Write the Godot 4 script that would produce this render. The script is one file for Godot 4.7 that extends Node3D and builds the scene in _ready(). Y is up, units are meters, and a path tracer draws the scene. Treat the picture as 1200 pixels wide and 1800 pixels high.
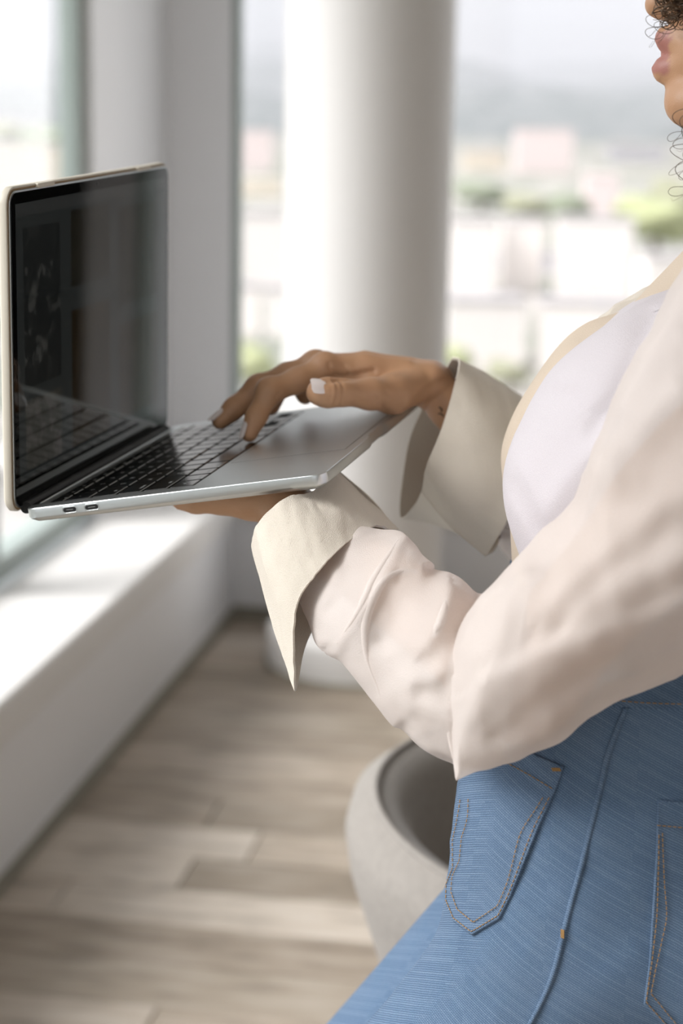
extends Node3D
# An open laptop held by a person beside the windows of a high, bright room.
# Lens: the picture is taken to be 1200 x 1800, focal length 3300 pixels.
const FOCAL := 3300.0
const EYE := Vector3(0, 1.41, 0)
var look: Basis
var mats := {}
var taken := {}
var rng := RandomNumberGenerator.new()

func _ready():
	rng.seed = 11
	look = Basis.from_euler(Vector3(deg_to_rad(-12.7), deg_to_rad(9.6), deg_to_rad(1.0)))
	# ---- camera
	var cam := Camera3D.new()
	cam.name = "camera"
	add_child(cam)
	cam.transform = Transform3D(look, EYE)
	var lens := CameraAttributesPhysical.new()
	lens.frustum_focal_length = 44.0
	lens.frustum_focus_distance = 1.20
	lens.frustum_near = 0.05
	lens.frustum_far = 9000.0
	lens.exposure_aperture = 3.4
	cam.attributes = lens
	cam.fov = rad_to_deg(2.0 * atan(900.0 / FOCAL))
	cam.current = true
	# ---- sky, sun, exposure
	var env := Environment.new()
	var sm := ProceduralSkyMaterial.new()
	sm.sky_horizon_color = Color(0.770, 0.770, 0.792)
	sm.sky_top_color = Color(0.985, 0.99, 1.0)
	sm.sky_curve = 0.22
	sm.ground_horizon_color = Color(0.68, 0.68, 0.68)
	sm.ground_bottom_color = Color(0.62, 0.62, 0.60)
	sm.sun_angle_max = 2.0
	var sky := Sky.new()
	sky.sky_material = sm
	env.background_mode = Environment.BG_SKY
	env.sky = sky
	env.background_energy_multiplier = SKY_POWER
	env.tonemap_mode = Environment.TONE_MAPPER_LINEAR
	env.tonemap_exposure = EXPOSURE
	env.sdfgi_enabled = true
	env.ssao_enabled = true
	env.ssil_enabled = true
	env.volumetric_fog_enabled = true
	env.volumetric_fog_density = 0.0
	var we := WorldEnvironment.new()
	we.name = "world_environment"
	we.environment = env
	add_child(we)
	# the sun behind thin cloud: wide and soft, in through the row of windows on the left
	var sun := DirectionalLight3D.new()
	sun.name = "sun"
	sun.light_energy = SUN_POWER
	sun.light_color = Color(1.0, 0.995, 0.99)
	sun.light_angular_distance = 38.0
	sun.shadow_enabled = true
	sun.sky_mode = DirectionalLight3D.SKY_MODE_LIGHT_ONLY
	add_child(sun)
	sun.look_at_from_position(Vector3.ZERO, Vector3(0.70, -0.66, -0.36), Vector3.UP)
	# ---- the place and the things in it
	make_materials()
	build_room()
	build_city()
	build_chair()
	build_stool()
	build_laptop()
	build_person()

const SKY_POWER := 1.5
const EXPOSURE := 1.15
const SUN_POWER := 1.7

# ---------------------------------------------------------------- helpers
func at(u: float, v: float, d: float) -> Vector3:   # a point at depth d in metres, sighted at a pixel of the 1200 x 1800 frame
	return EYE + look * Vector3((u - 600.0) / FOCAL * d, -(v - 900.0) / FOCAL * d, -d)

func ground(u: float, v: float, y: float) -> Vector3:
	var r := look * Vector3((u - 600.0) / FOCAL, -(v - 900.0) / FOCAL, -1.0)
	return EYE + r * ((y - EYE.y) / r.y)

func pix(p: Vector3) -> Vector2:
	var c := look.transposed() * (p - EYE)
	return Vector2(600.0 - FOCAL * c.x / c.z, 900.0 + FOCAL * c.y / c.z)

func numbered(called: String) -> String:
	if not taken.has(called):
		taken[called] = 0
		return called
	taken[called] += 1
	return "%s_%03d" % [called, taken[called]]

func tag(o: Node, label := "", category := "", group := "", kind := ""):
	if label: o.set_meta("label", label)
	if category: o.set_meta("category", category)
	if group: o.set_meta("group", group)
	if kind: o.set_meta("kind", kind)
	return o

func thing(called: String, where: Vector3, label: String, category: String, group := "") -> Node3D:
	var o := Node3D.new()
	o.name = numbered(called)
	add_child(o)
	o.position = where
	tag(o, label, category, group)
	return o

func put(mesh: Mesh, called: String, m: Material, parent: Node = null) -> MeshInstance3D:
	var o := MeshInstance3D.new()
	o.mesh = mesh
	o.material_override = m
	o.cast_shadow = GeometryInstance3D.SHADOW_CASTING_SETTING_ON
	if parent == null:
		o.name = numbered(called)
		add_child(o)
	else:
		o.name = called
		parent.add_child(o, true)
	return o

class MB:   # collects triangles; front faces clockwise
	var v := PackedVector3Array()
	var n := PackedVector3Array()
	var uv := PackedVector2Array()
	var c := PackedColorArray()
	var ix := PackedInt32Array()
	func tri(a: Vector3, b: Vector3, d: Vector3):
		var q := (d - a).cross(b - a).normalized()
		var i := v.size()
		v.append(a); v.append(b); v.append(d)
		for k in 3:
			n.append(q); uv.append(Vector2.ZERO)
		ix.append(i); ix.append(i + 1); ix.append(i + 2)
	func quad(a: Vector3, b: Vector3, d: Vector3, e: Vector3):   # clockwise seen from the front
		tri(a, b, d); tri(a, d, e)
	func box(lo: Vector3, hi: Vector3, bev := 0.0, xf := Transform3D()):
		# a box with its edges and corners bevelled
		var cen := (lo + hi) * 0.5
		var h := (hi - lo) * 0.5
		var be: float = min(bev, min(h.x, min(h.y, h.z)) * 0.95)
		if be <= 0.0:
			for ax in 3:
				for s in [-1.0, 1.0]:
					var e := Vector3.ZERO; e[ax] = s
					var p := Vector3.ZERO; p[(ax + 1) % 3] = 1.0
					var r := Vector3.ZERO; r[(ax + 2) % 3] = 1.0
					var q := [cen + h * (e + p + r), cen + h * (e - p + r), cen + h * (e - p - r), cen + h * (e + p - r)]
					face4(q, e, xf)
			return
		for ax in 3:
			for s in [-1.0, 1.0]:
				var e := Vector3.ZERO; e[ax] = s
				var i1 := (ax + 1) % 3
				var i2 := (ax + 2) % 3
				var q := []
				for w in [[1, 1], [-1, 1], [-1, -1], [1, -1]]:
					var p := Vector3.ZERO
					p[ax] = s * h[ax]; p[i1] = w[0] * (h[i1] - be); p[i2] = w[1] * (h[i2] - be)
					q.append(cen + p)
				face4(q, e, xf)
				for t in [-1.0, 1.0]:   # edges shared with axis i1
					var g := Vector3.ZERO; g[ax] = s; g[i1] = t
					var w := []
					for z in [[0, 1], [0, -1], [1, -1], [1, 1]]:
						var p := Vector3.ZERO
						p[ax] = s * (h[ax] - (be if z[0] else 0.0))
						p[i1] = t * (h[i1] - (0.0 if z[0] else be))
						p[i2] = z[1] * (h[i2] - be)
						w.append(cen + p)
					face4(w, g, xf)
		for sx in [-1.0, 1.0]:
			for sy in [-1.0, 1.0]:
				for sz in [-1.0, 1.0]:
					var a := cen + Vector3(sx * h.x, sy * (h.y - be), sz * (h.z - be))
					var b := cen + Vector3(sx * (h.x - be), sy * h.y, sz * (h.z - be))
					var d := cen + Vector3(sx * (h.x - be), sy * (h.y - be), sz * h.z)
					var out := Vector3(sx, sy, sz)
					if (d - a).cross(b - a).dot(out) < 0:
						tri(xf * a, xf * d, xf * b)
					else:
						tri(xf * a, xf * b, xf * d)
	func face4(q: Array, out: Vector3, xf: Transform3D):
		var a: Vector3 = q[0]; var b: Vector3 = q[1]; var d: Vector3 = q[2]; var e: Vector3 = q[3]
		if (d - a).cross(b - a).dot(out) < 0:
			quad(xf * a, xf * e, xf * d, xf * b)
		else:
			quad(xf * a, xf * b, xf * d, xf * e)
	func grid(rows: Array, close_u := false, close_v := false, flip := false, uvs: Array = []):
		# rows of points, smooth normals
		var nr := rows.size()
		var nc: int = rows[0].size()
		var base := v.size()
		for r in nr:
			for k in nc:
				v.append(rows[r][k]); n.append(Vector3.ZERO)
				uv.append(uvs[r][k] if uvs.size() else Vector2(float(k) / nc, float(r) / nr))
		var start := ix.size()
		for r in (nr if close_v else nr - 1):
			var r2 := (r + 1) % nr
			for k in (nc if close_u else nc - 1):
				var k2 := (k + 1) % nc
				var a := base + r * nc + k
				var b := base + r * nc + k2
				var d := base + r2 * nc + k2
				var e := base + r2 * nc + k
				if flip:
					ix.append_array([a, e, d, a, d, b])
				else:
					ix.append_array([a, b, d, a, d, e])
		smooth(start, base)
	func smooth(start: int, base: int):
		for t in range(start, ix.size(), 3):
			var a := ix[t]; var b := ix[t + 1]; var d := ix[t + 2]
			var q := (v[d] - v[a]).cross(v[b] - v[a])
			n[a] += q; n[b] += q; n[d] += q
		for k in range(base, v.size()):
			n[k] = n[k].normalized() if n[k].length_squared() > 0 else Vector3.UP
	func fan(points: Array, out: Vector3):   # flat cap
		var m := Vector3.ZERO
		for p in points: m += p
		m /= points.size()
		for k in points.size():
			var a: Vector3 = points[k]; var b: Vector3 = points[(k + 1) % points.size()]
			if (b - m).cross(a - m).dot(out) < 0: tri(m, b, a)
			else: tri(m, a, b)
	func tube(path: Array, radii, sides := 8, closed := false, caps := true):
		var rows := []
		var cnt := path.size()
		var up := Vector3.UP
		var prev := Vector3.ZERO
		for i in cnt:
			var p: Vector3 = path[i]
			var t: Vector3
			if closed: t = (path[(i + 1) % cnt] - path[(i + cnt - 1) % cnt]).normalized()
			else: t = (path[min(i + 1, cnt - 1)] - path[max(i - 1, 0)]).normalized()
			if i == 0:
				prev = t.cross(Vector3(0.31, 0.77, 0.56))
				if prev.length() < 0.1: prev = t.cross(Vector3(1, 0, 0))
				prev = prev.normalized()
			prev = (prev - t * prev.dot(t)).normalized()
			up = t.cross(prev)
			var r: float = radii[i] if radii is Array else radii
			var row := []
			for k in sides:
				var a := TAU * k / sides
				row.append(p + (prev * cos(a) + up * sin(a)) * r)
			rows.append(row)
		grid(rows, true, closed)
		if caps and not closed:
			fan(rows[0], path[0] - path[1])
			fan(rows[-1], path[-1] - path[-2])
	func lathe(profile: Array, center: Vector3, sides := 32):   # [radius, y] upwards
		var rows := []
		for p in profile:
			var row := []
			for k in sides:
				var a := TAU * k / sides
				row.append(center + Vector3(cos(a) * p[0], p[1], sin(a) * p[0]))
			rows.append(row)
		grid(rows, true, false, true)
	func shift(by: Vector3):
		for i in v.size(): v[i] += by
	func done() -> ArrayMesh:
		var a := []
		a.resize(Mesh.ARRAY_MAX)
		a[Mesh.ARRAY_VERTEX] = v
		a[Mesh.ARRAY_NORMAL] = n
		a[Mesh.ARRAY_TEX_UV] = uv
		if c.size() == v.size(): a[Mesh.ARRAY_COLOR] = c
		a[Mesh.ARRAY_INDEX] = ix
		var m := ArrayMesh.new()
		m.add_surface_from_arrays(Mesh.PRIMITIVE_TRIANGLES, a)
		return m

func boxmesh(lo: Vector3, hi: Vector3, bev := 0.0) -> ArrayMesh:
	var b := MB.new()
	b.box(lo, hi, bev)
	return b.done()

func catmull(p: Array, t: float):   # t from 0 to size - 1
	var i: int = clampi(int(floor(t)), 0, p.size() - 2)
	var f := t - i
	var p1 = p[i]; var p2 = p[i + 1]
	var p0 = p[i - 1] if i > 0 else p1 * 2.0 - p2
	var p3 = p[i + 2] if i + 2 < p.size() else p2 * 2.0 - p1
	return 0.5 * ((p1 * 2.0) + (p2 - p0) * f + (p0 * 2.0 - p1 * 5.0 + p2 * 4.0 - p3) * f * f + (p1 * 3.0 - p0 - p2 * 3.0 + p3) * f * f * f)

func resample(p: Array, n: int) -> Array:
	var out := []
	for i in n: out.append(catmull(p, float(i) / (n - 1) * (p.size() - 1)))
	return out

func patch(control: Array, nr: int, nc: int) -> Array:   # smooth grid through a grid of control points
	var cols := []
	for row in control: cols.append(resample(row, nc))
	var out := []
	for r in nr:
		var row := []
		for k in nc:
			var line := []
			for q in cols: line.append(q[k])
			row.append(catmull(line, float(r) / (nr - 1) * (cols.size() - 1)))
		out.append(row)
	return out

func sheet(b: MB, rows: Array, thick: float):   # cloth: the grid, a second layer behind it, and the hem between
	var g := MB.new()
	g.grid(rows)
	var nr := rows.size(); var nc: int = rows[0].size()
	var back := []
	for r in nr:
		var row := []
		for k in nc: row.append(rows[r][k] - g.n[r * nc + k] * thick)
		back.append(row)
	b.grid(rows)
	b.grid(back, false, false, true)
	var rim := []; var rim2 := []
	for k in nc: rim.append(rows[0][k]); rim2.append(back[0][k])
	for r in range(1, nr): rim.append(rows[r][nc - 1]); rim2.append(back[r][nc - 1])
	for k in range(nc - 2, -1, -1): rim.append(rows[nr - 1][k]); rim2.append(back[nr - 1][k])
	for r in range(nr - 2, 0, -1): rim.append(rows[r][0]); rim2.append(back[r][0])
	b.grid([rim2, rim], true)

func mat(key: String, color: Color, rough := 0.6, metal := 0.0, spec := 0.5) -> StandardMaterial3D:
	var m := StandardMaterial3D.new()
	m.resource_name = key
	m.albedo_color = color
	m.roughness = rough
	m.metallic = metal
	m.metallic_specular = spec
	m.cull_mode = BaseMaterial3D.CULL_DISABLED
	mats[key] = m
	return m

func noise_tex(seed_: int, freq: float, stops: Array, size := 512, octaves := 4, normal := false, kind := FastNoiseLite.TYPE_SIMPLEX_SMOOTH) -> NoiseTexture2D:
	var f := FastNoiseLite.new()
	f.seed = seed_
	f.noise_type = kind
	f.frequency = freq
	f.fractal_octaves = octaves
	var t := NoiseTexture2D.new()
	t.width = size; t.height = size
	t.seamless = true
	t.noise = f
	if normal:
		t.as_normal_map = true
		t.bump_strength = 4.0
	if stops.size():
		var g := Gradient.new()
		var off := PackedFloat32Array(); var cols := PackedColorArray()
		for s in stops:
			off.append(s[0]); cols.append(s[1])
		g.offsets = off; g.colors = cols
		t.color_ramp = g
	return t

func hexc(h: String) -> Color:
	return Color.html(h)

func grey(k: float) -> Color:
	return Color(k, k, k)
# ---------------------------------------------------------------- materials
func triplanar(m: StandardMaterial3D, scale: float, world := true):
	m.uv1_triplanar = true
	m.uv1_world_triplanar = world
	m.uv1_scale = Vector3.ONE * scale
	m.uv1_triplanar_sharpness = 6.0

func make_materials():
	var paint_bump := noise_tex(3, 0.05, [], 256, 3)
	for e in [["wall", "e7e7e9"], ["column_paint", "e4e2e0"], ["sill", "dfdddb"], ["ceiling", "efeeec"]]:
		var m := mat(e[0], hexc(e[1]), 0.55)
		m.heightmap_enabled = true
		m.heightmap_texture = paint_bump
		m.heightmap_scale = 0.02
		triplanar(m, 4.0)
	mat("skirting", hexc("8d897c"), 0.6)
	mat("frame", hexc("9ba6a2"), 0.4)
	var gl := mat("glass", Color(0.9, 0.97, 0.95, 0.04), 0.02)
	gl.transparency = BaseMaterial3D.TRANSPARENCY_ALPHA
	# floor boards: six tones, each with grain
	var tones := ["ac9e8e", "9b8d7d", "baad9e", "8e8171", "c3b7a9", "a29585"]
	for i in 6:
		var c := hexc(tones[i])
		var t := noise_tex(20 + i, 0.012, [[0.0, c.darkened(0.22)], [0.45, c], [0.62, c.lightened(0.05)], [1.0, c.lightened(0.2)]], 512, 5)
		var m := mat("plank%d" % i, Color.WHITE, 0.42)
		m.albedo_texture = t
		triplanar(m, 1.0)
		m.uv1_scale = Vector3(0.7, 3.0, 3.2)
		m.uv1_offset = Vector3(i * 0.37, 0, i * 0.21)
	mat("floor_gap", hexc("5c5348"), 0.8)
	# exterior
	var gt := noise_tex(7, 0.02, [[0.0, hexc("6c7164")], [0.4, hexc("85867c")], [0.6, hexc("a09b96")], [1.0, hexc("bab4b0")]], 512, 4)
	var g := mat("town_ground", Color.WHITE, 0.9)
	g.albedo_texture = gt
	triplanar(g, 0.004)
	var ht := noise_tex(8, 0.03, [[0.0, hexc("586060")], [0.5, hexc("767a7b")], [1.0, hexc("949292")]], 512, 5)
	var h := mat("hill", Color.WHITE, 0.95)
	h.albedo_texture = ht
	triplanar(h, 0.0015)
	for e in [["render_white", "e4dedb"], ["render_pink", "d9cbca"], ["render_sand", "d2c8ba"], ["render_grey", "b4b2b8"], ["roof_grey", "a9a4a6"], ["roof_red", "b48f80"], ["window_dark", "6f7478"]]:
		mat(e[0], hexc(e[1]), 0.8)
	for e in [["leaf_yellow", "a7ab80"], ["leaf_green", "868d78"], ["leaf_olive", "98987f"]]:
		var c := hexc(e[1])
		var m := mat(e[0], Color.WHITE, 0.9)
		m.albedo_texture = noise_tex(31, 0.08, [[0.0, c.darkened(0.3)], [0.5, c], [1.0, c.lightened(0.25)]], 128, 3)
		triplanar(m, 0.1)
	mat("trunk", hexc("6d5d4c"), 0.9)

# ---------------------------------------------------------------- the room
const WX := -1.35     # window plane on the left
const WZ := -5.05     # window plane at the far end
const LX := -1.11     # face of the low wall on the left
const LZ := -4.81     # face of the low wall at the far end
const RX := 4.6
const BZ := 3.6
const DEEP := -17.0   # end of the added, unseen wing
const SILL := 0.36
const TOP := 2.62
const CEIL := 2.85

func structure(mesh: Mesh, called: String, m: Material, label := "") -> MeshInstance3D:
	var o := put(mesh, called, m)
	o.set_meta("kind", "structure")
	if label: o.set_meta("label", label)
	return o

func build_room():
	var wl: Material = mats["wall"]
	# floor: a bed and boards laid across the room
	var fl := Node3D.new()
	fl.name = "floor"
	add_child(fl)
	tag(fl, "grey-brown wooden board floor", "", "", "structure")
	put(boxmesh(Vector3(WX - 0.2, -0.2, WZ - 0.2), Vector3(RX + 0.2, -0.012, BZ + 0.2)), "bed", mats["floor_gap"], fl)
	put(boxmesh(Vector3(1.31, -0.2, DEEP - 0.15), Vector3(RX + 0.2, -0.013, WZ - 0.2)), "bed", mats["floor_gap"], fl)
	var r := RandomNumberGenerator.new()
	r.seed = 5
	var lens_ := [1.1, 1.35, 1.6]
	var plank_meshes := []
	for L in lens_: plank_meshes.append(boxmesh(Vector3(0, -0.014, -0.0715), Vector3(L - 0.003, 0, 0.0715), 0.0015))
	var z := LZ + 0.08
	while z < BZ:
		var x := LX - 0.02 - r.randf() * 1.0
		while x < RX:
			var k := r.randi() % 3
			var L: float = lens_[k]
			if x + L > LX + 0.02:
				var x0 := x
				var mesh: Mesh = plank_meshes[k]
				if x < LX - 0.01 or x + L > RX:   # end boards are cut at the walls
					x0 = max(x, LX - 0.005)
					mesh = boxmesh(Vector3(0, -0.014, -0.0715), Vector3(min(x + L, RX) - x0 - 0.003, 0, 0.0715), 0.0015)
				var p := put(mesh, "plank", mats["plank%d" % (r.randi() % 6)], fl)
				p.position = Vector3(x0, 0, z)
			x += L
		z += 0.1455
	structure(boxmesh(Vector3(WX - 0.25, CEIL, WZ - 0.25), Vector3(RX + 0.2, CEIL + 0.2, BZ + 0.2)), "ceiling", mats["ceiling"])
	structure(boxmesh(Vector3(1.31, CEIL, DEEP - 0.15), Vector3(RX + 0.2, CEIL + 0.2, WZ - 0.25)), "ceiling", mats["ceiling"])
	structure(boxmesh(Vector3(RX, 0, DEEP - 0.15), Vector3(RX + 0.2, CEIL, BZ + 0.2)), "wall_right", wl)
	var back := structure(boxmesh(Vector3(WX - 0.2, 0, BZ), Vector3(RX, SILL, BZ + 0.2)), "wall_back", wl)
	put(boxmesh(Vector3(WX - 0.2, TOP, BZ), Vector3(RX, CEIL, BZ + 0.2)), "header", wl, back)
	put(boxmesh(Vector3(WX - 0.2, SILL, BZ), Vector3(-1.2, TOP, BZ + 0.2)), "pier", wl, back)
	put(boxmesh(Vector3(2.4, SILL, BZ), Vector3(RX, TOP, BZ + 0.2)), "pier", wl, back)
	# left: low wall, sill, corner piece, header
	var left := structure(boxmesh(Vector3(WX - 0.15, 0, LZ - 0.4), Vector3(LX, SILL - 0.03, BZ)), "wall_left", wl, "low white wall under the row of windows")
	put(boxmesh(Vector3(WX - 0.06, SILL - 0.03, WZ - 0.06), Vector3(WX, CEIL, -4.36)), "corner_panel", wl, left)
	put(boxmesh(Vector3(WX - 0.15, TOP, -4.36), Vector3(WX, CEIL, BZ)), "header", wl, left)
	var far := structure(boxmesh(Vector3(LX, 0, WZ - 0.15), Vector3(1.46, SILL - 0.03, LZ)), "wall_far", wl, "low white wall under the far windows")
	put(boxmesh(Vector3(WX, SILL - 0.03, WZ - 0.15), Vector3(-1.175, CEIL, WZ)), "corner_panel", wl, far)
	put(boxmesh(Vector3(-1.175, TOP, WZ - 0.15), Vector3(1.31, CEIL, WZ)), "header", wl, far)
	# unseen deep wing, added so the laptop screen mirrors a dark interior
	put(boxmesh(Vector3(1.31, 0, DEEP), Vector3(1.46, CEIL, WZ)), "added_wing_partition", wl, far)
	put(boxmesh(Vector3(1.31, 0, DEEP - 0.15), Vector3(RX + 0.2, CEIL, DEEP)), "added_wing_end", wl, far)
	put(boxmesh(Vector3(1.46, -0.014, DEEP), Vector3(RX, 0, LZ)), "added_wing_boards", mats["plank0"], fl)
	structure(boxmesh(Vector3(WX, SILL - 0.085, LZ + 0.015), Vector3(LX + 0.016, SILL, BZ), 0.006), "trim_1", mats["sill"], "deep white window sill on the left")
	structure(boxmesh(Vector3(WX, SILL - 0.085, WZ), Vector3(1.47, SILL, LZ + 0.015), 0.006), "trim_2", mats["sill"], "deep white sill under the far windows")
	structure(boxmesh(Vector3(LX, 0, LZ), Vector3(LX + 0.008, 0.03, BZ)), "baseboard_left", mats["skirting"])
	structure(boxmesh(Vector3(LX, 0, LZ), Vector3(1.46, 0.035, LZ + 0.008)), "baseboard_far", mats["skirting"])
	# windows
	var n := 0
	var edges := [-4.36, -3.66, -2.46, -1.26, -0.06, 1.14, 2.34, 3.54]
	for i in edges.size() - 1:
		n += 1
		window(n, Vector3(WX, SILL, edges[i]), Vector3(WX, TOP, edges[i + 1]), Vector3(0, 0, 1), i == 0)
	var fx := [-1.175, -0.74, 1.31]
	for i in fx.size() - 1:
		n += 1
		window(n, Vector3(fx[i], SILL, WZ), Vector3(fx[i + 1], TOP, WZ), Vector3(1, 0, 0), false)
	for x in [-1.2, 0.0, 1.2]:   # unseen windows added behind the camera for soft front fill
		n += 1
		window(n, Vector3(x, SILL, BZ + 0.15), Vector3(x + 1.2, TOP, BZ + 0.15), Vector3(1, 0, 0), false)
	# round column
	var c := Vector3(-0.71, 0, -4.5)
	var col := MB.new()
	col.lathe([[0.2, 0.1], [0.2, CEIL]], c, 64)
	var cn := structure(col.done(), "column", mats["column_paint"], "thick round white column by the far windows")
	var ring := MB.new()
	ring.lathe([[0.232, 0.0], [0.232, 0.085], [0.222, 0.1], [0.198, 0.1]], c, 64)
	put(ring.done(), "base_ring", mats["column_paint"], cn)
	var seal := MB.new()
	seal.lathe([[0.24, 0.0], [0.24, 0.008], [0.23, 0.008]], c, 48)
	put(seal.done(), "floor_seal", mats["skirting"], cn)

func window(n: int, lo: Vector3, hi: Vector3, along: Vector3, dark_edge: bool):
	var w := Node3D.new()
	w.name = "window_%d" % n
	add_child(w)
	tag(w, "", "", "", "structure")
	w.position = lo
	var across := Vector3(1, 0, 0) if along.z > 0.5 else Vector3(0, 0, 1)
	var L := (hi - lo).dot(along)
	var Ht := hi.y - lo.y
	var bar := func(a0: float, a1: float, y0: float, y1: float, d0: float, d1: float, called: String, m: Material):
		var p := along * a0 + Vector3.UP * y0 + across * d0
		var q := along * a1 + Vector3.UP * y1 + across * d1
		put(boxmesh(Vector3(min(p.x, q.x), min(p.y, q.y), min(p.z, q.z)), Vector3(max(p.x, q.x), max(p.y, q.y), max(p.z, q.z)), 0.003), called, m, w)
	bar.call(0.0, L, 0.0, 0.05, -0.1, -0.02, "bottom_rail", mats["frame"])
	bar.call(0.0, L, Ht - 0.05, Ht, -0.1, -0.02, "top_rail", mats["frame"])
	bar.call(0.0, 0.05 if along.z > 0.5 else 0.02, 0.05, Ht - 0.05, -0.1 if along.z > 0.5 and not dark_edge else -0.062, -0.005 if along.z > 0.5 and not dark_edge else -0.02, "mullion", mats["frame"])
	bar.call(L - 0.03, L, 0.05, Ht - 0.05, -0.1, -0.005, "mullion", mats["frame"])
	bar.call(0.05 if along.z > 0.5 else 0.02, L - 0.03, 0.05, Ht - 0.05, -0.054, -0.050, "pane", mats["glass"])

# ---------------------------------------------------------------- the town outside
const TOWN := -35.0

func building(u: float, v: float, wide: float, high: float, deep: float, m: String, label: String, roof := "roof_grey", bands := 0, turn := 0.0, group := ""):
	var p := ground(u, v, TOWN)
	var b := thing("building", p, label, "building", group)
	b.rotation.y = deg_to_rad(9.6 + turn)
	put(boxmesh(Vector3(-wide / 2, 0, -deep), Vector3(wide / 2, high, 0)), "wall", mats[m], b)
	put(boxmesh(Vector3(-wide / 2 - 0.3, high, -deep - 0.3), Vector3(wide / 2 + 0.3, high + 0.5, 0.3)), "roof", mats[roof], b)
	for k in bands:
		var y := high * (k + 0.45) / (bands + 0.2)
		var cnt := int(wide / 3.2)
		for j in cnt:
			var x := -wide / 2 + (j + 0.5) * wide / cnt
			put(boxmesh(Vector3(x - 0.75, y, -0.1), Vector3(x + 0.75, y + 1.3, 0.06)), "window", mats["window_dark"], b)

func blob(b: MB, c: Vector3, r: Vector3, seed_: int, rows := 9, cols := 14):
	var f := FastNoiseLite.new()
	f.seed = seed_; f.frequency = 0.9
	var g := []
	for i in rows:
		var row := []
		var th := PI * i / (rows - 1)
		for k in cols:
			var ph := TAU * k / cols
			var d := Vector3(sin(th) * cos(ph), cos(th), sin(th) * sin(ph))
			var s := 1.0 + 0.35 * f.get_noise_3dv(d * 2.0)
			row.append(c + d * r * s)
		g.append(row)
	b.grid(g, true)

func tree(u: float, v: float, high: float, wide: float, m: String, label: String, seed_: int):
	var p := ground(u, v, TOWN)
	var t := thing("tree", p, label, "tree", "trees in the town outside the windows")
	var tr := MB.new()
	tr.tube([Vector3.ZERO, Vector3(0, high * 0.3, 0), Vector3(0, high * 0.6, 0)], [wide * 0.06, wide * 0.05, wide * 0.03], 7)
	put(tr.done(), "trunk", mats["trunk"], t)
	var cr := MB.new()
	for k in 5:
		var a := k * 2.4
		blob(cr, Vector3(cos(a) * wide * 0.22, high * (0.5 + 0.08 * k), sin(a) * wide * 0.22), Vector3(wide * 0.34, high * 0.24, wide * 0.34), seed_ + k)
	put(cr.done(), "crown", mats[m], t)

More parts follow.
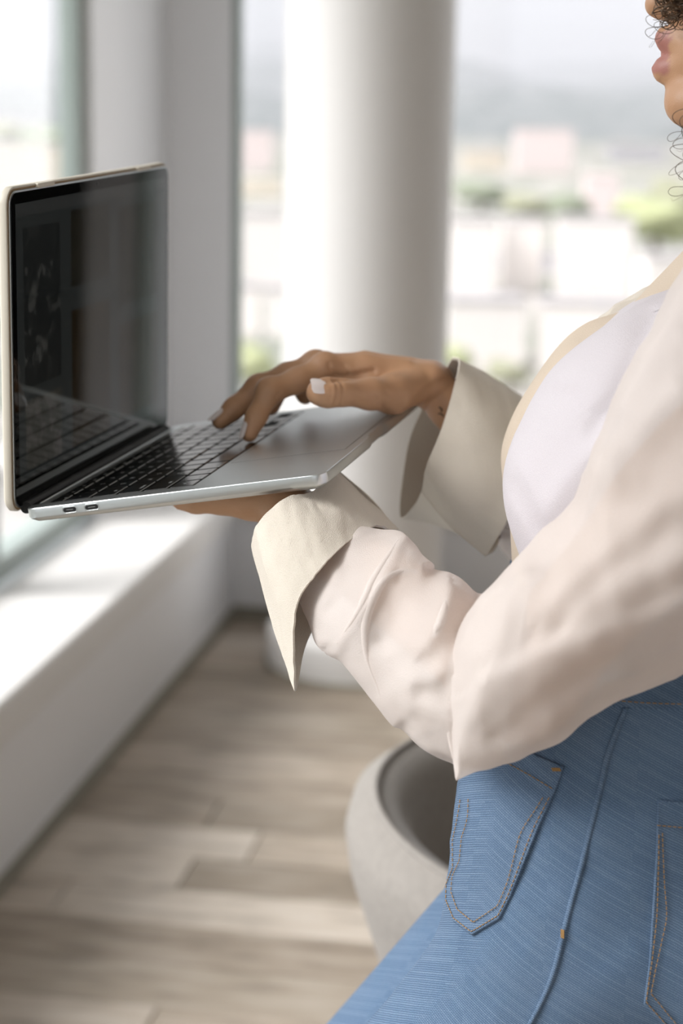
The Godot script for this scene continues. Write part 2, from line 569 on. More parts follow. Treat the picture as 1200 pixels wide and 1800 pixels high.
func build_city():
	structure(boxmesh(Vector3(-3500, TOWN - 2, -6000), Vector3(3500, TOWN, -12)), "ground_town", mats["town_ground"], "town ground far below the windows")
	# wooded hills behind the town
	for e in [[1500.0, 90.0, 61, 0.0022], [2600.0, 150.0, 62, 0.0014], [4200.0, 250.0, 63, 0.0009]]:
		var f := FastNoiseLite.new()
		f.seed = e[2]; f.frequency = e[3]; f.fractal_octaves = 4
		var rows := []
		for i in 8:
			var row := []
			for k in 60:
				var x: float = (-1.0 + 2.0 * k / 59.0) * e[0] * 0.75 - e[0] * 0.15
				var s := i / 7.0
				var top: float = e[1] * (0.42 + 0.5 * f.get_noise_2d(x, 0.0) + 0.10)
				row.append(Vector3(x, TOWN - 1.0 + top * sin(s * PI * 0.5), -e[0] - s * e[0] * 0.3))
			rows.append(row)
		var b := MB.new()
		b.grid(rows)
		structure(b.done(), "hills", mats["hill"], "wooded hills on the horizon")
	var W := "render_white"
	# lower row seen to the right of the column
	building(852, 650, 10.5, 9, 8, W, "wide white block nearest the column, in the lower row seen through the far window", "roof_grey", 0, 4)
	building(1022, 655, 11.5, 9, 8, W, "white flat-roofed block in the lower row, behind the blouse front", "roof_grey", 0, -3)
	building(828, 520, 8.2, 13.5, 8, W, "tall white block with a grey roof beside the column", "roof_grey", 0, 2)
	building(917, 515, 7.2, 13, 8, W, "second tall white block, next to the one beside the column", "roof_grey", 0, 2)
	building(1043, 525, 13.4, 14, 8, W, "largest white block in the middle of the far window", "roof_grey", 0, -2)
	building(1178, 560, 9, 10, 7, W, "white block just left of the shoulder", "roof_grey", 0, 6)
	building(870, 478, 30, 4, 8, "render_grey", "low grey hall behind the tall white blocks")
	building(1055, 376, 10, 11.5, 8, "render_pink", "lone pale pink block below the trees", "render_pink")
	building(955, 306, 26, 20, 12, "render_pink", "long pale pink terrace on the slope", "roof_grey")
	building(850, 300, 20, 9, 12, "render_sand", "sand-coloured terrace near the column on the slope", "roof_grey")
	building(1120, 285, 30, 8, 12, "render_grey", "grey terrace on the slope above the broad tree", "roof_grey")
	# seen between the corner and the column
	building(432, 588, 3.6, 7, 5, W, "small white house left of the column, next to the corner", "roof_grey")
	building(486, 592, 3.6, 7, 5, W, "small white house left of the column, next to the column", "roof_grey")
	building(458, 500, 12, 13, 8, W, "white block between the corner and the column", "roof_grey", 0, 3)
	building(450, 300, 14, 17, 12, "render_pink", "pale pink block on the slope left of the column", "render_pink")
	building(458, 345, 14, 5, 10, "render_sand", "low sand-coloured house left of the column", "render_sand")
	# seen through the window on the left
	building(45, 330, 26, 15, 14, "render_sand", "sand-coloured block beyond the left window, above the laptop", "roof_grey", 0, 8)
	building(30, 235, 40, 14, 14, "render_grey", "grey block on the slope beyond the left window")
	building(60, 1010, 12, 8, 10, W, "white roofed hall below the left window, under the laptop", "render_white", 0, 10)
	tree(440, 700, 6.5, 6, "leaf_yellow", "yellow-green tree in front of the small white houses left of the column", 100)
	tree(795, 668, 4.5, 5, "leaf_yellow", "yellow-green tree at the foot of the column, above the rolled cuff", 120)
	tree(892, 690, 4, 5, "leaf_olive", "olive tree below the lower white row", 130)
	tree(1150, 452, 13, 18, "leaf_yellow", "broad yellow-green tree right of the pale pink block", 140)
	tree(1195, 415, 14, 16, "leaf_olive", "olive tree behind the broad yellow-green tree", 150)
	tree(1000, 400, 9, 12, "leaf_green", "green tree left of the pale pink block", 160)
	tree(925, 392, 8, 13, "leaf_olive", "olive tree on the slope above the tall white blocks", 170)
	tree(845, 372, 9, 16, "leaf_green", "green tree on the slope close to the column", 180)
	tree(412, 372, 6, 5, "leaf_olive", "olive tree on the slope left of the column", 190)
	tree(100, 300, 18, 30, "leaf_green", "green tree beyond the left window above the laptop", 200)
	tree(20, 262, 14, 24, "leaf_olive", "olive tree beyond the left window below the grey block", 210)
	# haze over the town
	var fog := FogVolume.new()
	fog.name = "haze"
	tag(fog, "pale haze over the far town and hills", "haze", "", "stuff")
	fog.shape = RenderingServer.FOG_VOLUME_SHAPE_BOX
	fog.size = Vector3(7000, 300, 4400)
	fog.position = Vector3(0, 150 - 36, -3200)
	var fm := FogMaterial.new()
	fm.resource_name = "haze"
	fm.density = 0.0005
	fm.albedo = Color(0.97, 0.97, 0.99)
	fog.material = fm
	add_child(fog)

# ---------------------------------------------------------------- tub chair behind the person, and the stool under her
func build_chair():
	var c := ground(1085, 1950, 0.0)
	c = at(1095, 1480, 1.93)
	c.y = 0.0
	var t := thing("tub_chair", c, "grey upholstered tub chair behind the person in jeans", "chair")
	t.rotation.y = deg_to_rad(-20)
	var m := mat("chair_fabric", Color.WHITE, 0.95)
	m.albedo_texture = noise_tex(41, 0.05, [[0.0, hexc("938e88")], [1.0, hexc("a09a94")]], 256, 4)
	triplanar(m, 6.0, false)
	m.rim_enabled = true; m.rim = 0.3
	# shell: an arc of 260 degrees open towards +x; outer wall tapers down
	var outer := []; var inner := []
	var N := 56
	var A := deg_to_rad(138.0)
	for k in N + 1:
		var a := PI - A + 2.0 * A * k / N
		var top := 0.685 + 0.03 * cos((a - PI) * 1.0)
		var dir := Vector3(cos(a), 0, sin(a))
		var rowo := []; var rowi := []
		for q in [[0.165, 0.30], [0.195, 0.38], [0.245, 0.52], [0.280, top - 0.08], [0.286, top - 0.04], [0.279, top - 0.013], [0.256, top]]:
			rowo.append(dir * q[0] + Vector3(0, q[1], 0))
		for q in [[0.256, top], [0.232, top - 0.010], [0.218, top - 0.035], [0.206, top - 0.10], [0.185, 0.48], [0.155, 0.40]]:
			rowi.append(dir * q[0] + Vector3(0, q[1], 0))
		outer.append(rowo); inner.append(rowi)
	var b := MB.new()
	b.grid(outer, false, false, false)
	for e in [0, N]:
		var loop := []
		for p in outer[e]: loop.append(p)
		for p in inner[e]: loop.append(p)
		b.fan(loop, Vector3(0, 0, -1).rotated(Vector3.UP, -(PI - A) if e == 0 else (PI - A)) * (1 if e == 0 else -1))
	put(b.done(), "shell", m, t)
	var bi := MB.new()
	bi.grid(inner)
	put(bi.done(), "inner_lining", m, t)
	var seat := MB.new()
	seat.lathe([[0.0, 0.30], [0.155, 0.30], [0.16, 0.33], [0.175, 0.42], [0.16, 0.445], [0.0, 0.455]], Vector3(0.03, 0, 0), 40)
	put(seat.done(), "seat", m, t)
	var piping := MB.new()
	var pp := []
	for k in N + 1: pp.append(outer[k][6])
	piping.tube(pp, 0.004, 6)
	put(piping.done(), "piping", m, t)
	mat("dark_metal", hexc("3b3a38"), 0.4, 0.8)
	for k in 4:
		var a := PI / 4 + k * PI / 2
		var lg := MB.new()
		lg.tube([Vector3(cos(a) * 0.15, 0.30, sin(a) * 0.15), Vector3(cos(a) * 0.22, 0.0, sin(a) * 0.22)], [0.014, 0.010], 10)
		put(lg.done(), "leg", mats["dark_metal"], t)

func build_stool():
	var c := bp(-0.085, 0, 0)
	var t := thing("bar_stool", c, "high round stool that the person in jeans leans on", "stool")
	var seat := MB.new()
	seat.lathe([[0.0, 0.69], [0.10, 0.69], [0.115, 0.70], [0.115, 0.72], [0.10, 0.735], [0.0, 0.74]], Vector3.ZERO, 36)
	put(seat.done(), "seat", mats["chair_fabric"], t)
	var pole := MB.new()
	pole.lathe([[0.028, 0.02], [0.028, 0.69]], Vector3.ZERO, 16)
	put(pole.done(), "pole", mats["dark_metal"], t)
	var foot := MB.new()
	foot.lathe([[0.2, 0.0], [0.2, 0.012], [0.06, 0.025], [0.0, 0.03]], Vector3.ZERO, 36)
	put(foot.done(), "base", mats["dark_metal"], t)
# ---------------------------------------------------------------- the laptop
const LW := 0.304
const LD := 0.212

func rounded(w: float, d: float, r: float, inset: float, n := 8, notch := 0.0) -> Array:   # outline in x (0..w) and z (0..d), anticlockwise seen from above
	var out := []
	var rr := r
	for c in [[w - rr, rr, -PI / 2], [w - rr, d - rr, 0.0], [rr, d - rr, PI / 2], [rr, rr, PI]]:
		if c[0] == rr and c[1] == d - rr and notch > 0.0:
			var half := 0.026
			out.append(Vector2(w / 2 + half, d - inset))
			for k in 5: out.append(Vector2(w / 2 + half - 0.004 - k * (2 * half - 0.008) / 4.0, d - inset - notch))
			out.append(Vector2(w / 2 - half, d - inset))
		for k in n + 1:
			var a: float = c[2] + PI / 2 * k / n
			out.append(Vector2(c[0] + cos(a) * (rr - inset), c[1] + sin(a) * (rr - inset)))
	return out

func loft(b: MB, loops: Array, flip := false):
	b.grid(loops, true, false, flip)

func ring3(o: Array, y: float) -> Array:
	var r := []
	for p in o: r.append(Vector3(p.x, y, p.y))
	return r

func build_laptop():
	var alu := mat("aluminium", hexc("d3d8d9"), 0.30, 0.92)
	alu.heightmap_enabled = true
	alu.heightmap_texture = noise_tex(51, 0.4, [], 256, 2)
	alu.heightmap_scale = 0.003
	triplanar(alu, 60.0, false)
	var black := mat("key_black", hexc("141618"), 0.17, 0.0, 0.8)
	black.clearcoat_enabled = true; black.clearcoat = 0.8; black.clearcoat_roughness = 0.14
	mat("well_black", hexc("0c0d0e"), 0.6)
	var glass := mat("screen_glass", hexc("050505"), 0.03)
	var shell := mat("case_cream", hexc("d8d2c4"), 0.5)
	shell.rim_enabled = false
	mat("case_rim", hexc("9b7f58"), 0.5)
	mat("legend", hexc("b9bcbc"), 0.6)
	mat("port_dark", hexc("08090a"), 0.5)
	var t := thing("laptop", Vector3.ZERO, "open grey laptop with black keys in a cream clip-on case, held above the left palm", "laptop")
	t.transform = Transform3D(Basis(Vector3(0.0805, 0.0216, -0.9965), Vector3(-0.1835, 0.983, 0.0065), Vector3(0.9797, 0.1823, 0.0831)).orthonormalized(), Vector3(-0.4157, 1.1307, -1.1763))
	# base: lofted outline, the deck pierced by the keyboard well
	var hx0 := 0.0150; var hx1 := LW - 0.0150; var hz0 := 0.0130; var hz1 := 0.1180
	var b := MB.new()
	var prof := [[0.0007, 0.0], [0.0, -0.0007], [0.0, -0.0062], [0.0012, -0.0078], [0.005, -0.0098], [0.014, -0.0108]]
	var loops := []
	for q in prof: loops.append(ring3(rounded(LW, LD, 0.0095, q[0], 8, 0.0022), q[1]))
	loft(b, loops)
	b.fan(loops[-1], Vector3.DOWN)
	var deck := MB.new()
	var hole := []; var holed := []
	for p in loops[0]:
		hole.append(Vector3(clampf(p.x, hx0, hx1), 0.0, clampf(p.z, hz0, hz1)))
		holed.append(Vector3(clampf(p.x, hx0, hx1), -0.0017, clampf(p.z, hz0, hz1)))
	deck.grid([hole, loops[0]], true)
	put(b.done(), "base", alu, t)
	put(deck.done(), "palm_rest_deck", alu, t)
	var well := MB.new()
	well.grid([holed, hole], true)
	well.quad(Vector3(hx0, -0.0017, hz0), Vector3(hx1, -0.0017, hz0), Vector3(hx1, -0.0017, hz1), Vector3(hx0, -0.0017, hz1))
	put(well.done(), "keyboard_well", mats["well_black"], t)
	keys(t, hx0, hz0, black)
	# trackpad with its gap
	put(boxmesh(Vector3(0.0852, -0.001, 0.1213), Vector3(0.2188, 0.00006, 0.2045)), "trackpad_gap", mats["port_dark"], t)
	put(boxmesh(Vector3(0.0856, -0.001, 0.1217), Vector3(0.2184, 0.00014, 0.2041)), "trackpad", alu, t)
	# speaker holes are too fine to see; the hinge trough, its bright lip and the barrel
	put(boxmesh(Vector3(0.014, -0.002, -0.0005), Vector3(LW - 0.014, 0.0001, 0.0052)), "hinge_trough", mats["well_black"], t)
	put(boxmesh(Vector3(0.016, 0.0, 0.0052), Vector3(LW - 0.016, 0.0007, 0.0068), 0.0003), "hinge_lip", alu, t)
	var bar := MB.new()
	bar.tube([Vector3(0.012, -0.001, -0.0035), Vector3(LW - 0.012, -0.001, -0.0035)], 0.0042, 14)
	put(bar.done(), "hinge_barrel", mats["well_black"], t)
	for z in [0.0335, 0.0495]:   # two charging ports in the left side
		var port := MB.new()
		var o := []; var o2 := []; var o3 := []
		for k in 20:
			var a := TAU * k / 20
			var e := Vector2(cos(a), sin(a)) * 0.0016
			e.x += 0.0031 * signf(cos(a))
			o.append(Vector3(-0.00015, -0.0036 + e.y, z + e.x))
			o2.append(Vector3(0.0004, -0.0036 + e.y * 0.95, z + e.x * 0.98))
			o3.append(Vector3(-0.00012, -0.0036 + e.y * 1.35, z + e.x * 1.12))
		port.fan(o, Vector3.LEFT)
		var p := put(port.done(), "charging_port", mats["port_dark"], t)
		var rim := MB.new()
		rim.tube(o3, 0.00022, 6, true)
		put(rim.done(), "port_rim", alu, p)
		put(boxmesh(Vector3(-0.0002, -0.0037, z - 0.0026), Vector3(0, -0.0034, z + 0.0026), 0.0001), "port_tongue", mats["legend"], p)
	# lid
	var lam := 1.3733
	var lid := Node3D.new()
	lid.name = "lid"
	t.add_child(lid)
	lid.transform = Transform3D(Basis(Vector3(1, 0, 0), Vector3(0, sin(lam), cos(lam)), Vector3(0, -cos(lam), sin(lam))), Vector3(0, 0.0, -0.006))
	var lb := MB.new()
	var lp := [[0.0, 0.0], [0.0, -0.0030], [0.0010, -0.0042]]
	var ll := []
	for q in lp:
		var row := []
		for p in rounded(LW, LD, 0.0095, q[0]): row.append(Vector3(p.x, p.y, q[1]))
		ll.append(row)
	lb.grid(ll, true, false, true)
	lb.fan(ll[0], Vector3.BACK)
	put(lb.done(), "lid_body", alu, lid)
	var bez := MB.new()
	var br := []
	var br2 := []
	for p in rounded(LW - 0.0024, LD - 0.0024, 0.0085, 0.0):
		br.append(Vector3(p.x + 0.0012, p.y + 0.0012, 0.0005)); br2.append(Vector3(p.x + 0.0012, p.y + 0.0012, 0.0))
	bez.grid([br2, br], true)
	bez.fan(br, Vector3.BACK)
	put(bez.done(), "bezel", glass, lid)
	# the lit picture area: tiles of photographs, very dim from this side
	var sm := mat("display_picture", Color.WHITE, 0.03)
	var im := display_image()
	sm.albedo_texture = im
	sm.emission_enabled = true
	sm.emission = Color.BLACK
	sm.emission_texture = im
	sm.emission_energy_multiplier = 0.3
	var dm := MB.new()
	var dx0 := 0.0075; var dx1 := LW - 0.0075; var dy0 := 0.0175; var dy1 := LD - 0.0085
	dm.grid([[Vector3(dx0, dy1, 0.0006), Vector3(dx1, dy1, 0.0006)], [Vector3(dx0, dy0, 0.0006), Vector3(dx1, dy0, 0.0006)]], false, false, false, [[Vector2(0, 0), Vector2(1, 0)], [Vector2(0, 1), Vector2(1, 1)]])
	put(dm.done(), "display_screen", sm, lid)
	var wc := MB.new()
	wc.tube([Vector3(LW / 2, LD - 0.0045, 0.0004), Vector3(LW / 2, LD - 0.0045, 0.0007)], 0.0011, 14)
	put(wc.done(), "webcam", mats["port_dark"], lid)
	# cream case over the lid, with a tan inner rim and two clips at the top
	var cs := MB.new()
	var cl := []
	for q in [[-0.0012, -0.0012], [-0.0024, -0.0016], [-0.0026, -0.0056], [-0.0010, -0.0074], [0.004, -0.0078]]:
		var row := []
		for p in rounded(LW, LD, 0.0095, q[0]): row.append(Vector3(p.x, p.y, q[1]))
		cl.append(row)
	cs.grid(cl, true, false, true)
	cs.fan(cl[-1], Vector3.FORWARD)
	var cn := put(cs.done(), "case_shell", shell, lid)
	var cr := MB.new()
	var c1 := []; var c2 := []
	for p in rounded(LW, LD, 0.0095, 0.0001): c1.append(Vector3(p.x, p.y, -0.0014))
	for p in rounded(LW, LD, 0.0095, -0.0014): c2.append(Vector3(p.x, p.y, -0.0011))
	cr.grid([c1, c2], true)
	put(cr.done(), "case_inner_rim", mats["case_rim"], cn)
	for x in [0.045, 0.235]:
		put(boxmesh(Vector3(x, LD - 0.0006, -0.006), Vector3(x + 0.028, LD + 0.0026, 0.0009), 0.0006), "case_clip", shell, cn)

func display_image() -> ImageTexture:
	var im := Image.create(1024, 660, false, Image.FORMAT_RGB8)
	im.fill(Color8(38, 41, 41))
	im.fill_rect(Rect2i(0, 0, 1024, 30), Color8(46, 48, 48))
	var f := FastNoiseLite.new()
	f.seed = 9; f.frequency = 0.012; f.fractal_octaves = 4
	var tiles := [[40, 60, 220, 380, 0], [40, 470, 220, 170, 2], [330, 40, 260, 190, 1], [330, 290, 260, 350, 3], [660, 60, 300, 260, 1], [660, 370, 300, 260, 3]]
	for q in tiles:
		for y in q[3]:
			for x in q[2]:
				var n := f.get_noise_2d(q[0] + x, q[1] + y)
				var k := 0.5 + 0.5 * n
				var c: Color
				match q[4]:
					0: c = Color8(26, 28, 28).lerp(Color8(66, 67, 65), smoothstep(0.5, 0.8, k) * (0.8 if y > 90 and y < 330 else 0.25))
					1: c = Color8(22, 21, 17).lerp(Color8(34, 32, 26), k)
					2: c = Color8(44, 44, 40).lerp(Color8(64, 63, 60), smoothstep(0.4, 0.75, k))
					_: c = Color8(24, 19, 12).lerp(Color8(40, 33, 22), k)
				im.set_pixel(q[0] + x, q[1] + y, c)
	return ImageTexture.create_from_image(im)

func keys(t: Node3D, hx0: float, hz0: float, m: Material):
	var u := (LW - 0.030) / 14.5
	var gap := 0.0024
	var meshes := {}
	var rows := []
	var fw := 14.5 / 14.0
	var r0 := []
	for k in 14: r0.append([fw, ["esc", "F1", "F2", "F3", "F4", "F5", "F6", "F7", "F8", "F9", "F10", "F11", "F12", ""][k]])
	rows.append([0.0006, 0.0104, r0])
	var line := func(first: Array, letters: Array, last: Array) -> Array:
		var o := []
		if first.size(): o.append(first)
		for c in letters: o.append([1.0, c])
		if last.size(): o.append(last)
		return o
	rows.append([0.0110, 0.0187, line.call([], ["`", "1", "2", "3", "4", "5", "6", "7", "8", "9", "0", "-", "="], [1.5, "delete"])])
	rows.append([0.0297, 0.0187, line.call([1.5, "tab"], ["Q", "W", "E", "R", "T", "Y", "U", "I", "O", "P", "[", "]", "\\"], [])])
	rows.append([0.0484, 0.0187, line.call([1.75, "caps lock"], ["A", "S", "D", "F", "G", "H", "J", "K", "L", ";", "'"], [1.75, "return"])])
	rows.append([0.0671, 0.0187, line.call([2.25, "shift"], ["Z", "X", "C", "V", "B", "N", "M", ",", ".", "/"], [2.25, "shift"])])
	rows.append([0.0858, 0.0190, [[1.0, "fn"], [1.0, "control"], [1.0, "option"], [1.25, "command"], [5.0, ""], [1.25, "command"], [1.0, "option"], [1.0, "<", 1], [1.0, "^", 2], [1.0, ">", 1]]])
	var font := SystemFont.new()
	font.font_names = PackedStringArray(["Droid Sans"])
	var texts := {}
	for r in rows:
		var x := hx0
		for k in r[2]:
			var w: float = k[0] * u - gap
			var h: float = r[1] - gap
			var lots := [[0.0, h]]
			if k.size() > 2: lots = [[h * 0.5 + 0.0002, h * 0.5 - 0.0002]] if k[2] == 1 else [[0.0, h * 0.5 - 0.0003], [h * 0.5 + 0.0003, h * 0.5 - 0.0003]]
			for q in lots:
				var id := "%.4f %.4f" % [w, q[1]]
				if not meshes.has(id):
					meshes[id] = boxmesh(Vector3(0, -0.0012, 0), Vector3(w, 0, q[1]), 0.0005)
				var o := put(meshes[id], "key", m, t)
				o.position = Vector3(x + gap / 2, 0.0003, hz0 + r[0] + gap / 2 + q[0])
				if k[1]:
					var lbl: String = k[1]
					if lbl == "^" and q[0] > 0.0: lbl = "v"
					if not texts.has(lbl):
						var tm := TextMesh.new()
						tm.text = lbl
						tm.font = font
						tm.font_size = 24 if lbl.length() == 1 else 14
						tm.pixel_size = 0.00019
						tm.depth = 0.00002
						tm.curve_step = 4.0
						texts[lbl] = tm
					var l := put(texts[lbl], "legend", mats["legend"], o)
					l.rotation.x = -PI / 2
					l.position = Vector3(w / 2, 0.00003, q[1] / 2)
					if lbl.length() > 2: l.position.z = q[1] * 0.76
			x += k[0] * u
# ---------------------------------------------------------------- the person
const HIP := Vector3(0.018, 0, -1.23)
const FRONT := Vector3(-0.9964, 0, -0.0845)
const SIDE := Vector3(-0.0845, 0, 0.9964)   # her left

func bp(f: float, s: float, y: float) -> Vector3:
	return HIP + FRONT * f + SIDE * s + Vector3.UP * y

class Field:   # joined tapered capsules on a grid, meshed as surface nets
	var lo: Vector3
	var cell: float
	var k: float
	var nx: int
	var ny: int
	var nz: int
	var s := PackedFloat32Array()
	var bones := []
	func _init(lo_: Vector3, hi: Vector3, cell_: float, k_: float):
		lo = lo_; cell = cell_; k = k_
		nx = int((hi.x - lo.x) / cell) + 2; ny = int((hi.y - lo.y) / cell) + 2; nz = int((hi.z - lo.z) / cell) + 2
		s.resize(nx * ny * nz)
	func add(a: Vector3, b: Vector3, ra: float, rb: float):
		bones.append([a, b, ra, rb])
		var reach: float = max(ra, rb) + 4.0 * k + 2.0 * cell
		var p0 := Vector3(min(a.x, b.x), min(a.y, b.y), min(a.z, b.z)) - Vector3.ONE * reach
		var p1 := Vector3(max(a.x, b.x), max(a.y, b.y), max(a.z, b.z)) + Vector3.ONE * reach
		var i0: int = max(0, int((p0.x - lo.x) / cell)); var i1: int = min(nx - 1, int((p1.x - lo.x) / cell) + 1)
		var j0: int = max(0, int((p0.y - lo.y) / cell)); var j1: int = min(ny - 1, int((p1.y - lo.y) / cell) + 1)
		var l0: int = max(0, int((p0.z - lo.z) / cell)); var l1: int = min(nz - 1, int((p1.z - lo.z) / cell) + 1)
		var ab := b - a
		var inv: float = 1.0 / max(ab.length_squared(), 1e-12)
		var dr := rb - ra
		var ik := -1.0 / k
		for l in range(l0, l1 + 1):
			for j in range(j0, j1 + 1):
				var q := lo + Vector3(i0, j, l) * cell - a
				var id := (l * ny + j) * nx + i0
				for i in range(i0, i1 + 1):
					var t := clampf(q.dot(ab) * inv, 0.0, 1.0)
					var d := (q - ab * t).length() - ra - dr * t
					if d < reach:
						s[id] += exp(d * ik)
					q.x += cell
					id += 1
	func dist(p: Vector3) -> float:
		var sum := 1e-30
		for e in bones:
			var ab: Vector3 = e[1] - e[0]
			var q: Vector3 = p - e[0]
			var t := clampf(q.dot(ab) / max(ab.length_squared(), 1e-12), 0.0, 1.0)
			sum += exp(-((q - ab * t).length() - e[2] - (e[3] - e[2]) * t) / k)
		return -k * log(sum)
	func mesh(out: MB, cut = null, move = null):
		var f := PackedFloat32Array()
		f.resize(s.size())
		for i in s.size(): f[i] = 1.0 if s[i] < 1e-12 else -k * log(s[i])
		if cut:
			var id := 0
			for l in nz:
				for j in ny:
					for i in nx:
						if f[id] < cell * 3.0:
							f[id] = max(f[id], cut.call(lo + Vector3(i, j, l) * cell))
						id += 1
		var vid := PackedInt32Array()
		vid.resize(s.size())
		vid.fill(-1)
		var base := out.v.size()
		var start := out.ix.size()
		var sy := nx
		var sz := nx * ny
		for l in nz - 1:
			for j in ny - 1:
				var id := (l * ny + j) * nx
				for i in nx - 1:
					var a0 := f[id]; var a1 := f[id + 1]; var a2 := f[id + sy]; var a3 := f[id + sy + 1]
					var b0 := f[id + sz]; var b1 := f[id + sz + 1]; var b2 := f[id + sz + sy]; var b3 := f[id + sz + sy + 1]
					var m := int(a0 < 0) + int(a1 < 0) + int(a2 < 0) + int(a3 < 0) + int(b0 < 0) + int(b1 < 0) + int(b2 < 0) + int(b3 < 0)
					if m > 0 and m < 8:
						var p := Vector3.ZERO
						var cnt := 0
						for e in [[a0, a1, 0, 0, 0, 0], [a2, a3, 0, 0, 1, 0], [b0, b1, 0, 0, 0, 1], [b2, b3, 0, 0, 1, 1], [a0, a2, 1, 0, 0, 0], [a1, a3, 1, 1, 0, 0], [b0, b2, 1, 0, 0, 1], [b1, b3, 1, 1, 0, 1], [a0, b0, 2, 0, 0, 0], [a1, b1, 2, 1, 0, 0], [a2, b2, 2, 0, 1, 0], [a3, b3, 2, 1, 1, 0]]:
							if (e[0] < 0) != (e[1] < 0):
								var t: float = e[0] / (e[0] - e[1])
								var q := Vector3(e[3], e[4], e[5])
								q[e[2]] += t
								p += q
								cnt += 1
						p = lo + (Vector3(i, j, l) + p / cnt) * cell
						if move: p = move.call(p)
						vid[id] = out.v.size()
						out.v.append(p); out.n.append(Vector3.ZERO); out.uv.append(Vector2.ZERO)
					id += 1
		for l in range(1, nz - 1):
			for j in range(1, ny - 1):
				var id := (l * ny + j) * nx + 1
				for i in range(1, nx - 1):
					var s0 := f[id] < 0
					if s0 != (f[id + 1] < 0):
						face(out, vid[id - sy - sz], vid[id - sz], vid[id], vid[id - sy], s0)
					if s0 != (f[id + sy] < 0):
						face(out, vid[id - 1 - sz], vid[id - 1], vid[id], vid[id - sz], s0)
					if s0 != (f[id + sz] < 0):
						face(out, vid[id - 1 - sy], vid[id - sy], vid[id], vid[id - 1], s0)
					id += 1
		out.smooth(start, base)
	func face(out: MB, a: int, b: int, c: int, d: int, inside_first: bool):
		if a < 0 or b < 0 or c < 0 or d < 0: return
		if inside_first: out.ix.append_array([a, c, b, a, d, c])
		else: out.ix.append_array([a, b, c, a, c, d])

func chain(f: Field, joints: Array):   # [u, v, depth, radius] one after another
	for i in joints.size() - 1:
		var a: Array = joints[i]; var b: Array = joints[i + 1]
		f.add(at(a[0], a[1], a[2]), at(b[0], b[1], b[2]), a[3], b[3])

var person: Node3D

func child(mesh: Mesh, called: String, m: Material, parent: Node = null) -> MeshInstance3D:
	var o := put(mesh, called, m, parent if parent else person)
	if parent == null: o.position = -person.position
	return o

# right hand: every finger a chain of [u, v, depth, radius]
func right_hand() -> Field:
	var f := Field.new(at(585, 690, 1.415) + Vector3(-0.112, -0.060, -0.090), at(585, 690, 1.415) + Vector3(0.125, 0.048, 0.092), 0.0014, 0.0021)
	chain(f, [[572, 650, 1.408, 0.0100], [524, 668, 1.398, 0.0092], [474, 688, 1.390, 0.0086], [450, 733, 1.386, 0.0072], [438, 763, 1.383, 0.0060]])   # index, on a key
	chain(f, [[556, 646, 1.428, 0.0102], [505, 660, 1.424, 0.0090], [455, 682, 1.420, 0.0085], [412, 717, 1.416, 0.0075], [387, 740, 1.413, 0.0064]])   # middle, in the air
	chain(f, [[572, 656, 1.447, 0.0098], [520, 668, 1.447, 0.0085], [486, 682, 1.446, 0.0080], [478, 702, 1.444, 0.0070], [476, 716, 1.442, 0.0060]])
	chain(f, [[596, 668, 1.466, 0.0090], [560, 672, 1.470, 0.0078], [540, 680, 1.472, 0.0070], [534, 690, 1.470, 0.0062], [536, 698, 1.468, 0.0055]])
	chain(f, [[722, 681, 1.408, 0.0140], [690, 692, 1.392, 0.0142], [650, 692, 1.372, 0.0112], [600, 690, 1.354, 0.0092], [575, 690, 1.347, 0.0100], [560, 690, 1.344, 0.0088]])   # thumb
	for q in [[570, 643, 1.405, 0.0104], [553, 640, 1.427, 0.0106], [574, 648, 1.447, 0.0098], [473, 685, 1.389, 0.0088], [454, 680, 1.419, 0.0087]]:
		chain(f, [q, q])   # knuckles
	chain(f, [[715, 640, 1.412, 0.0030], [640, 632, 1.408, 0.0030], [575, 636, 1.404, 0.0034]])   # sinews
	chain(f, [[720, 638, 1.428, 0.0030], [640, 628, 1.427, 0.0030], [560, 632, 1.427, 0.0034]])
	# back of the hand and palm
	chain(f, [[752, 672, 1.418, 0.0140], [650, 655, 1.412, 0.0110], [572, 650, 1.408, 0.0095]])
	chain(f, [[756, 668, 1.430, 0.0150], [650, 650, 1.428, 0.0110], [556, 648, 1.428, 0.0095]])
	chain(f, [[760, 672, 1.444, 0.0140], [660, 658, 1.446, 0.0110], [572, 656, 1.447, 0.0090]])
	chain(f, [[766, 668, 1.456, 0.0130], [680, 676, 1.462, 0.0110], [596, 668, 1.466, 0.0085]])
	chain(f, [[735, 682, 1.425, 0.0125], [650, 676, 1.425, 0.0100]])
	chain(f, [[735, 674, 1.446, 0.0120], [690, 674, 1.456, 0.0115]])   # heel
	# wrist and forearm, bent down to the right
	for q in [[0.0, -0.011], [0.0, 0.011]]:
		chain(f, [[752, 676, 1.434 + q[1], 0.0150], [790, 712, 1.438 + q[1], 0.0165], [850, 785, 1.452 + q[1], 0.0190]])
	return f

